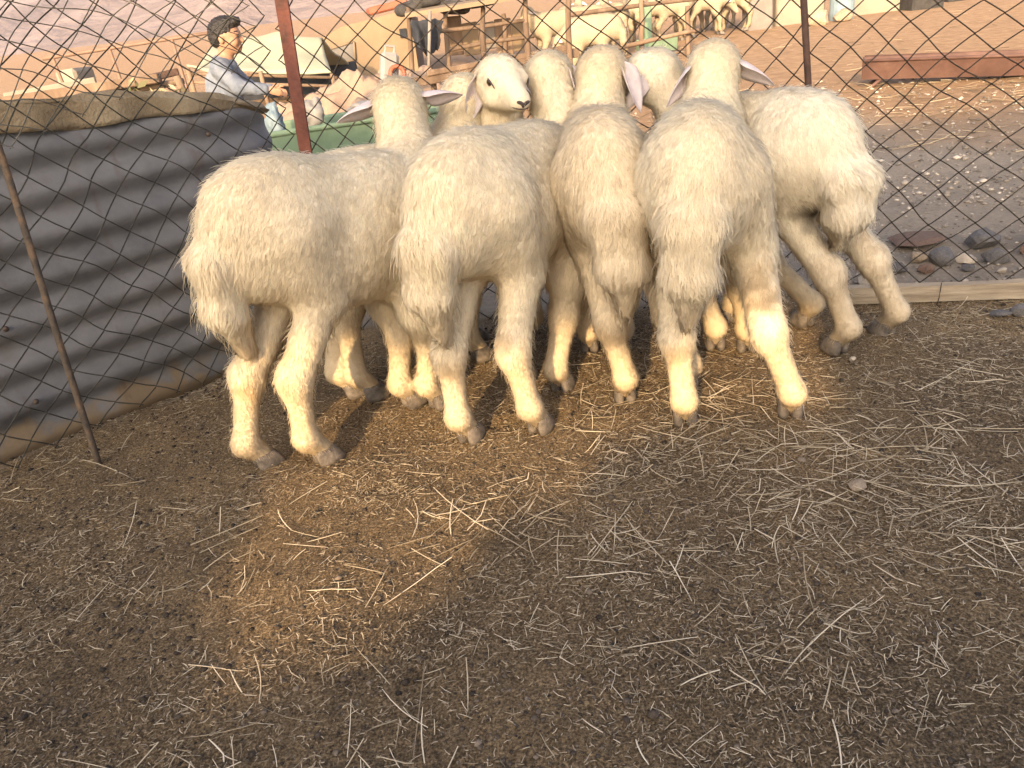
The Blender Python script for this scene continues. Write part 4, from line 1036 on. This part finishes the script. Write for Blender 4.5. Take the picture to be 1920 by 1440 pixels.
def drum(px, Yw, r_, h, mat, label):
    p = gpt(px, Yw); m2 = MB(); z = np.linspace(0, h, 9); m2.tube([(0, 0, q) for q in z], r_ * np.array([.97, 1, 1.03, 1, 1, 1.03, 1, 1, .97]), 18); o = m2.build('drum', mat, None, False); o.location = p; tag(o, label, 'drum')
drum(1573, 12.2, .17, .55, M_BLUE, 'blue grey drum beside the cream wall')
stone(*at(1535, 60, 11.6)[:2], .16, 1, 81, 'tan boulder at the foot of the cream wall', .7, 'boulders by the yard wall'); stone(*at(1580, 52, 11.8)[:2], .14, 1, 82, 'tan boulder under the blue drum', .7, 'boulders by the yard wall')
# ---- clutter left of centre
def mound(px, Yw, r_, h, mat, seed, name, label, cat):
    p = gpt(px, Yw); n = 40; V = []
    for i in range(n):
        for j in range(n):
            x, y = (i / (n - 1) * 2 - 1), (j / (n - 1) * 2 - 1); d = math.hypot(x, y); z = h * max(0, 1 - d * d) ** 1.2 * (1 + .55 * nz(x * 3, y * 3, seed) + .25 * nz(x * 9, y * 9, seed) + .12 * nz(x * 22, y * 22, seed)) - .02 * (d > .95); V.append((x * r_, y * r_ * .7, z))
    F = [(i * n + j, (i + 1) * n + j, (i + 1) * n + j + 1, i * n + j + 1) for i in range(n - 1) for j in range(n - 1)]
    o = mesh_np(name, np.array(V), F, mat, True); o.location = p; tag(o, label, cat)
M_PINK = pm('pinkish_sand', [(0.3, (0.198, 0.138, 0.099)), (0.7, (0.286, 0.215, 0.16))], 4, .95, .6, 30)
mound(640, 7.6, 1.0, .42, M_PINK, 3, 'sand_heap', 'pinkish sand heap in front of the tan hut', 'sand heap')
mound(745, 8.2, .7, .45, M_PINK, 5, 'sand_heap', 'smaller sand heap below the black cloth', 'sand heap')
p = at(722, 135, 7.4); mb = MB(); mb.box((0, 0, .17), (.16, .12, .34), bev=.03); mb.tube([(-.04, 0, .335), (-.04, 0, .39), (.04, 0, .39), (.04, 0, .335)], .012, 6); o = mb.build('jerrycan', M_WHITE); o.location = (p[0], p[1], p[2] - .18); o.rotation_euler = (0, .2, .3); tag(o, 'white plastic jerrycan standing on the sand heap', 'jerrycan')
p = at(745, 138, 7.3); V, F = torus(.06, .02, 16, 8); o = mesh_np('hose_ring', V, F, M_ORANGE, True); o.location = p; o.rotation_euler = (1.3, 0, .2); tag(o, 'small coiled orange hose ring beside the white jerrycan', 'hose')
bg_ = at(600, 205, 3.62); 
def sack(c, s, mat, seed, label):
    V, F = ball((0, 0, 0), 1, 14); V = V * (1 + .4 * fbm(V * 1.8 + seed, seed, 2))[:, None] * np.array(s); o = mesh_np('plastic_sack', V, F, mat, True); o.location = c; tag(o, label, 'sack', 'sacks by the green trough')
sack((bg_[0] - .04, 3.62, bg_[2] - .01), (.055, .05, .06), M_WHITE, 4, 'white plastic sack on the green trough right of the red post'); sack((bg_[0] - .20, 3.60, bg_[2] - .03), (.04, .04, .075), M_BLUE, 6, 'small blue sack beside the boy\'s hands')
sack((bg_[0] + .22, 3.75, bg_[2] - .03), (.10, .07, .035), M_WHITE, 9, 'flat pale sack behind the ear of the left sheep')
# ---- pipe frame and lumber at the left
fr = empty('pipe_frame', tuple(gpt(240, 7.0))); org = np.array(fr.location); M_PIPE = pm('rusty_orange_pipe', [(.3, (.13, .08, .055)), (.7, (.19, .125, .09))], 6, .7, .2)
pole(fr, at(80, 110, 7), at(402, 60, 7), .016, 'top_pipe', M_PIPE, 0.0, org)
for px, py in ((98, 107), (205, 91), (322, 73)): pole(fr, gpt(px + 16, 7), at(px, py, 7), .016, 'upright', M_PIPE, 0.0, org)
tag(fr, 'rusty orange pipe frame behind the canvas roll on the left', 'frame')
for k, (pa, pb, w_, lb) in enumerate((((-30, 196), (300, 146), .055, 'lowest and longest timber behind the canvas at the left'), ((10, 182), (180, 152), .05, 'pale timber lying on top of the stack at the left'), ((150, 176), (335, 134), .045, 'dark timber at the right end of the stack'))):
    p, q = at(*pa, 5.2 + .12 * k), at(*pb, 5.4 + .12 * k); d = q - p; m2 = MB(); m2.box((0, 0, 0), (np.linalg.norm(d), .12, w_), rz=math.atan2(d[1], d[0]), ry=-math.atan2(d[2], math.hypot(d[0], d[1])), bev=.006)
    o = m2.build('timber', (M_WOOD, M_WHITEB, M_DARKST)[k]); o.location = (p + q) / 2; tag(o, lb, 'timber', 'timbers stacked behind the canvas')
tr_ = empty('timber_rack', tuple(gpt(160, 5.4))); org = np.array(tr_.location)
for px, py in ((40, 192), (250, 158), (330, 140)): pole(tr_, gpt(px + 40, 5.4), at(px, py + 4, 5.4), .03, 'post', org=org)
pole(tr_, at(20, 200, 5.35), at(345, 152, 5.45), .025, 'bearer', org=org)
tag(tr_, 'wooden rack carrying the stacked timbers at the left', 'rack')
p, q = at(140, 188, 4.9), at(185, 178, 4.9); d = q - p; m2 = MB(); m2.box((0, 0, 0), (np.linalg.norm(d), .08, .03), ry=-math.atan2(d[2], d[0]), bev=.006); o = m2.build('orange_plank', M_ORANGE); o.location = (p + q) / 2 - np.array([0, 0, .01]); tag(o, 'short orange plank under the stacked timbers', 'plank')
block('cream_tent', 105, 145, 130, 150, 9.5, .5, M_WHITEB, 'small cream box shelter beyond the timber rack', 'shelter')

def bush(px, Yw, py, r_, seed, label, cols):
    g = np.random.default_rng(seed); p = gpt(px, Yw); top = at(px, py, Yw)[2]; root = empty('bush', tuple(p)); m = mat_rand('bush_leaf', cols)
    n = 500; c = g.normal(0, 1, (n, 3)); c /= np.linalg.norm(c, axis=1, keepdims=True); c *= g.uniform(.4, 1, (n, 1)) * np.array([r_, r_ * .8, (top - p[2]) * .35]); c[:, 2] += (top - p[2]) * .65
    d1 = g.normal(0, 1, (n, 3)); d1 /= np.linalg.norm(d1, axis=1, keepdims=True); d2 = np.cross(d1, g.normal(0, 1, (n, 3))); d2 /= np.linalg.norm(d2, axis=1, keepdims=True); s = g.uniform(.02, .045, (n, 1))
    V = np.stack([c - d1 * s, c + d2 * s * .4, c + d1 * s, c - d2 * s * .4], 1).reshape(-1, 3); mesh_np('foliage', V, np.arange(4 * n).reshape(-1, 4), m, False, root)
    for k in range(5):
        a_ = g.uniform(0, 6.28); m2 = MB(); m2.tube([(0, 0, 0), (.3 * r_ * math.cos(a_), .3 * r_ * math.sin(a_), (top - p[2]) * .5), (.7 * r_ * math.cos(a_), .7 * r_ * math.sin(a_), (top - p[2]) * .85)], [.014, .01, .005], 5); m2.build('stem', M_WOOD, root, True)
    tag(root, label, 'bush')
bush(232, 5.0, 150, .30, 5, 'scrubby dry bush behind the canvas, left of the boy', [(0, (.05, .06, .025)), (.6, (.13, .12, .06)), (1, (.36, .31, .19))])
bush(300, 4.8, 160, .26, 6, 'pale dry bush just behind the boy\'s back', [(0, (.06, .05, .03)), (.6, (.16, .13, .08)), (1, (.42, .36, .24))])

# ================================================================= DISTANT FLOCK
FL = [((1040, 78), 10.9, 200, 'small white sheep furthest left in the distant flock'), ((1102, 88), 11.1, 20, 'distant sheep behind the left post of the yard rail'), ((1152, 85), 11.0, 100, 'distant sheep standing left of the small green trough'),
      ((1112, 122), 9.0, 160, 'distant sheep nearest the pen, just above the penned heads'), ((1258, 62), 11.8, 10, 'distant sheep right of the green square post'), ((1322, 74), 12.1, -10, 'distant sheep in the middle of the right group'), ((1376, 68), 12.3, 175, 'distant sheep furthest right, beside the grey pillar'),
      ((1186, 64), 12.2, 95, 'distant sheep half hidden behind the green square post'), ((1292, 60), 12.8, 30, 'distant sheep at the back, behind the middle of the right group'), ((1350, 46), 13.2, 205, 'distant sheep at the very back near the top edge'), ((1072, 72), 12.0, 60, 'distant sheep behind the two leftmost ones of the flock')]
for k, ((px, py), Yw, hd_, lb) in enumerate(FL):
    p = at(px, py, Yw); gz = GZ(p[0], Yw); a_ = R(hd_); f_ = np.array([math.cos(a_), math.sin(a_)]); r2 = np.array([f_[1], -f_[0]]); c = np.array([p[0], Yw])
    hp, s_ = c - f_ * .18, c + f_ * .18; s3 = np.array([s_[0], s_[1]])
    make_sheep(dict(seed=900 + k, hip=tuple(hp), sh=tuple(s_), h=.66, wid=1.05, gz=gz, hl=tuple(hp - r2 * .08), hr=tuple(hp + r2 * .08), fl=tuple(s_ - r2 * .07), fr=tuple(s_ + r2 * .07 + f_ * .03),
        poll=(*(s3 + f_ * .16), .66 - .22 * (k % 2)), nose=(*(s3 + f_ * .28), .55 - .30 * (k % 2)), tail=.22, strands=9000, rs=2.6, vox=.020, label=lb, group='distant flock in the yard', col=(.36, .305, .22)))

# ================================================================= HAZE
M_HAZE = bpy.data.materials.new('haze'); M_HAZE.use_nodes = True; t = M_HAZE.node_tree; t.nodes.remove(t.nodes['Principled BSDF'])
pv = t.nodes.new('ShaderNodeVolumePrincipled'); pv.inputs['Color'].default_value = (.86, .78, .78, 1); pv.inputs['Density'].default_value = .0009; pv.inputs['Anisotropy'].default_value = 0.0
t.links.new(pv.outputs[0], t.nodes['Material Output'].inputs['Volume'])
mb = MB(); mb.box((0, 420, 72), (1480, 1060, 154)); tag(mb.build('haze', M_HAZE), 'pale pinkish haze in front of the hills', 'haze', kind='stuff')

# ================================================================= THE BOY
M_SKIN = pm('skin', [(0.3, (0.26, 0.14, 0.084)), (0.7, (0.31, 0.177, 0.108))], 12, .55, .1, spec=.35)
M_HAIR = pm('black_hair', [(.3, (.008, .007, .007)), (.7, (.022, .018, .016))], 60, .5, .5, 200)
M_SHIRT = pm('blue_grey_shirt', [(.35, (.085, .10, .13)), (.5, (.125, .145, .18)), (.65, (.16, .178, .21))], 9, .9, .35, 40, bdist=.008)
M_TROU = pm('dark_trousers', [(.3, (.05, .05, .06)), (.7, (.09, .085, .09))], 8, .9, .3)
by = 5.4; bx = float(at(425, 74, by)[0]) - .092; bz = GZ(bx, by) - .02
B0 = np.array([bx, by, bz])
def bp_(x, y, z): return B0 + np.array([x, y, z])
Hc = bp_(.092, 0, .945)
HAX = np.array([[math.cos(.08), 0, -math.sin(.08)], [0, 1, 0], [math.sin(.08), 0, math.cos(.08)]])
def hp_(x, y, z): return Hc + HAX.T @ np.array([x, y, z])
neckb = bp_(.045, 0, .80)
shR, shL = bp_(.03, -.095, .765), bp_(.03, .095, .765)
elR, elL = bp_(.135, -.135, .65), bp_(.12, .14, .63)
haR, haL = bp_(.305, -.11, .615), bp_(.29, .10, .60)
hipR, hipL = bp_(-.03, -.055, .47), bp_(-.03, .055, .47)
knR, knL = bp_(.0, -.06, .26), bp_(-.03, .06, .26)
anR, anL = bp_(-.04, -.06, .05), bp_(-.06, .06, .05)
skin = [EL(hp_(0, 0, .012), (.090, .072, .088), HAX, .02), EL(hp_(.022, 0, -.045), (.062, .054, .058), HAX, .025), EL(hp_(.060, 0, -.078), (.022, .024, .018), HAX, .02),
        RC(hp_(.086, 0, .0), hp_(.101, 0, -.026), .007, .0115, .012), EL(hp_(.083, 0, -.056), (.010, .020, .007), HAX, .008), EL(hp_(.080, 0, -.064), (.010, .017, .006), HAX, .008),
        EL(hp_(.074, -.030, .014), (.016, .022, .008), HAX, .012), EL(hp_(.074, .030, .014), (.016, .022, .008), HAX, .012), EL(hp_(.055, -.042, -.03), (.025, .016, .022), HAX, .02), EL(hp_(.055, .042, -.03), (.025, .016, .022), HAX, .02),
        EL(hp_(-.012, -.073, -.015), (.018, .009, .027), HAX, .008), EL(hp_(-.012, .073, -.015), (.018, .009, .027), HAX, .008),
        RC(neckb, hp_(-.012, 0, -.05), .042, .038, .03),
        RC(neckb - np.array([.01, 0, .03]), bp_(-.0, 0, .62), .07, .075, .05), RC(bp_(0, 0, .64), bp_(-.03, 0, .48), .078, .08, .05), RC(shR, shL, .045, .045, .05)]
for s_, e_, h_ in ((shR, elR, haR), (shL, elL, haL)): skin += [RC(s_, e_, .036, .029, .03), RC(e_, h_, .028, .019, .02)]
for h_, sg in ((haR, -1), (haL, 1)):
    d = np.array([.92, 0, -.35]); d /= np.linalg.norm(d); up_ = np.array([.35, 0, .92]); palm = h_ + d * .028
    skin += [EL(palm, (.028, .013, .024), np.array([d, [0, 1, 0], up_]), .012)]
    for q, (o_, l_) in enumerate(((.018, .036), (.007, .042), (-.005, .039), (-.016, .030))):
        k0 = palm + d * .022 + up_ * o_; k1 = k0 + d * l_ * .55 + np.array([0, -sg * .004, 0]); k2 = k1 + (d * .7 - up_ * .4) * l_ * .55 + np.array([0, -sg * .012, 0]); skin += [RC(k0, k1, .0075, .0068, .006), RC(k1, k2, .0068, .0055, .004)]
    t0 = palm - d * .008 + up_ * .018; t1 = t0 + up_ * .018 + d * .016; skin += [RC(t0, t1, .009, .0075, .008), RC(t1, t1 + d * .02 + up_ * .003, .0075, .006, .004)]
for hp2, k_, a_ in ((hipR, knR, anR), (hipL, knL, anL)):
    skin += [RC(hp2, k_, .062, .043, .04), RC(k_, a_, .041, .027, .03), RC(a_ - np.array([.015, 0, .02]), a_ + np.array([.10, 0, -.032]), .026, .017, .02)]
V, Q = skin_mesh(skin, .0062); V = relax(V, Q, 1, .4)
boy = mesh_np('person', V - B0, Q, M_SKIN, True, None, tuple(B0))
tag(boy, 'boy in a blue grey shirt leaning forward behind the corrugated sheet, seen in profile', 'person')
sh_ = [RC(neckb - np.array([.012, 0, .03]), bp_(-.0, 0, .60), .082, .092, .05), RC(bp_(0, 0, .62), bp_(-.035, 0, .36), .094, .108, .05), EL(bp_(.03, 0, .775), (.066, .135, .052), None, .04), EL(bp_(-.045, 0, .66), (.06, .09, .10), None, .05)]
for s_, e_, h_ in ((shR, elR, haR), (shL, elL, haL)): sh_ += [RC(s_, e_, .056, .045, .03), RC(e_, e_ + (h_ - e_) * .86, .042, .034, .02)]
sh_ += [RC(neckb + np.array([.0, 0, -.005]), neckb + np.array([.004, 0, .012]), .05, .046, .02)]
V, Q = skin_mesh(sh_, .0068); N = vnormals(V, Q); V = V + N * (.0045 * vnoise(V * np.array([26, 26, 14]), 4) + .003 * vnoise(V * 45, 6))[:, None]
shirt = mesh_np('shirt', V - B0, Q, M_SHIRT, True, boy)
m2 = MB()
for sg in (-1, 1): m2.tube([neckb - B0 + np.array([.012 + .040 * math.cos(t), sg * .047 * math.sin(t), .012 - .02 * math.cos(t)]) for t in np.linspace(0, math.pi, 10)], .009, 6)
m2.build('collar', M_SHIRT, boy, True)
tr = [RC(hipR, knR, .070, .055, .04), RC(hipL, knL, .070, .055, .04), RC(knR, anR, .054, .046, .03), RC(knL, anL, .054, .046, .03), RC(hipR, hipL, .075, .075, .04)]
V, Q = skin_mesh(tr, .009); mesh_np('trousers', V - B0, Q, M_TROU, True, boy)
hr_ = [EL(hp_(-.016, 0, .030), (.090, .078, .084), HAX, .02), EL(hp_(.028, 0, .082), (.066, .058, .036), HAX, .03), EL(hp_(.075, 0, .088), (.028, .044, .024), HAX, .02), EL(hp_(-.055, 0, -.012), (.046, .06, .055), HAX, .03),
       EL(hp_(.095, 0, -.022), (.062, .12, .075), HAX, .02, sub=True), EL(hp_(.035, -.085, -.045), (.062, .035, .062), HAX, .012, sub=True), EL(hp_(.035, .085, -.045), (.062, .035, .062), HAX, .012, sub=True), EL(hp_(-.0, 0, -.105), (.10, .1, .05), HAX, .015, sub=True)]
V, Q = skin_mesh(hr_, .0058); N = vnormals(V, Q); V = V + N * (.004 * vnoise(V * 70, 4) + .003 * vnoise(V * 140, 6))[:, None]
mesh_np('hair', V - B0, Q, M_HAIR, True, boy)
for sg in (-1, 1):
    v, ff = ball(hp_(.074, sg * .031, .001) - B0, .0105, 8); mesh_np('eye', v, ff, M_EYE, True, boy)
    m2 = MB(); m2.tube([hp_(.066 + .016 * (1 - abs(t)), sg * (.031 + .02 * t), .026 + .004 * (1 - t * t)) - B0 for t in np.linspace(-1, 1, 7)], .0032, 5); m2.build('eyebrow', M_HAIR, boy, True)

# ================================================================= THE PENNED SHEEP
DUNG = (.10, .065, .035); URINE = (.50, .33, .14); BLACKW = (.05, .04, .03)
GP = 'sheep crowding against the pen fence'
PEN = [
 dict(seed=101, hip=(-.472, 1.735), sh=(-.215, 1.935), h=.755, wid=1.06, dz=-.085, hl=(-.635, 1.655), hr=(-.487, 1.645), fl=(-.290, 1.90), fr=(-.215, 1.875),
      poll=(-.200, 2.11, .765), nose=(-.19, 2.235, .70), earL=(-.9, -.15, -.12), earR=(.9, -.1, .12), earLn=(.1, -.5, -.8), earRn=(-.1, -.55, -.8), tail=.25, sway=-.01,
      neckoff=(.015, -.02, 0), strands=180000, stains=[(-.60, 1.62, .22, .05, .55, URINE), (-.57, 1.64, .27, .03, .5, DUNG), (-.50, 1.62, .30, .04, .35, URINE)],
      label='leftmost cream sheep beside the corrugated sheet, both ears held out sideways'),
 dict(seed=202, hip=(-.045, 1.735), sh=(.140, 2.01), h=.752, dz=-.045, wid=1.06, hl=(-.128, 1.66), hr=(.045, 1.665), fl=(.03, 1.97), fr=(.125, 1.875),
      poll=(.205, 2.29, .775), neckoff=(.05, .05, -.05), nose=(.235, 2.41, .71), earL=(-.5, -.1, -.9), earR=(.35, -.7, -.85), earRn=(.5, -.7, .2), tail=.25, sway=-.02, strands=180000, stains=[(-.06, 1.60, .33, .05, .35, URINE), (-.10, 1.66, .13, .03, .3, DUNG)],
      label='broad cream sheep in the middle of the front row, tail to the viewer'),
 dict(seed=303, hip=(.27, 1.82), sh=(.285, 2.13), h=.755, dz=-.05, wid=.90, hl=(.285, 1.765), hr=(.455, 1.80), fl=(.242, 2.12), fr=(.34, 2.10),
      poll=(.343, 2.245, .772), nose=(.40, 2.36, .73), earL=(-.35, -.2, -.95), earR=(.42, -.35, -.9), earRn=(.5, -.8, .2), tail=.27, sway=.02, strands=150000,
      col=(.79, .685, .50), label='narrow view of a shaggy sheep wedged between the two broad rumps, long tail hanging'),
 dict(seed=404, hip=(.450, 1.675), sh=(.55, 2.00), h=.755, dz=-.05, wid=1.04, hl=(.398, 1.610), hr=(.642, 1.585), fl=(.594, 2.03), fr=(.672, 1.99),
      poll=(.622, 2.145, .758), nose=(.66, 2.27, .72), earL=(-.72, -.35, -.62), earR=(.85, -.1, -.42), earLn=(.3, -.8, -.4), earRn=(-.1, -.5, -.9), tail=.26, sway=-.015,
      strands=180000, stains=[(.555, 1.60, .36, .06, .5, URINE), (.575, 1.575, .31, .03, .6, DUNG), (.60, 1.59, .25, .025, .35, DUNG)],
      label='tall cream sheep with right hind leg braced outwards and head held highest'),
 dict(seed=505, hip=(.805, 2.02), sh=(.70, 2.26), h=.715, dz=-.03, wid=1.0, hl=(.905, 1.905), hr=(1.07, 1.975), fl=(.90, 2.12), fr=(.70, 2.22),
      poll=(.50, 2.29, .75), nose=(.41, 2.34, .70), earL=(-.75, -.3, -.65), earR=(.3, .4, -.8), tail=.20, sway=.01, tailw=1.15, col=(.85, .77, .61), strands=150000,
      stains=[(.86, 1.90, .25, .05, .3, URINE), (.82, 1.93, .40, .05, .75, BLACKW), (.86, 1.91, .33, .04, .6, DUNG), (.93, 1.93, .40, .04, .85, BLACKW), (.99, 1.94, .32, .05, .6, URINE)],
      label='rightmost sheep with a wide fat tail and dirty dark stains between its hind legs'),
 dict(seed=606, hip=(-.40, 2.15), sh=(-.12, 2.26), h=.68, wid=.92, hl=(-.47, 2.02), hr=(-.41, 1.985), fl=(-.12, 2.33), fr=(-.10, 2.17),
      poll=(-.035, 2.27, .745), nose=(-.02, 2.39, .70), earL=(-.3, -.35, -.95), earR=(.3, .1, -.9), tail=.2, strands=70000,
      label='sheep mostly hidden behind the leftmost one, its neck and one drooping ear showing'),
 dict(seed=707, hip=(.37, 2.36), sh=(.10, 2.335), h=.62, wid=.78, hl=(.38, 2.30), hr=(.39, 2.42), fl=(.08, 2.28), fr=(.08, 2.40),
      poll=(.062, 2.225, .786), nose=(.116, 2.065, .726), hup=(.0, .25, 1), earL=(.45, .35, -.7), earR=(-.45, .0, -.95), earRn=(.2, -.9, 0), earlen=.105, neckoff=(-.03, .02, .0),
      tail=.2, strands=45000, face=True, vox=.009,
      label='sheep looking back at the viewer over the others, black nose and dark eye'),
]
for sp in PEN:
    sp['group'] = GP
    make_sheep(sp)
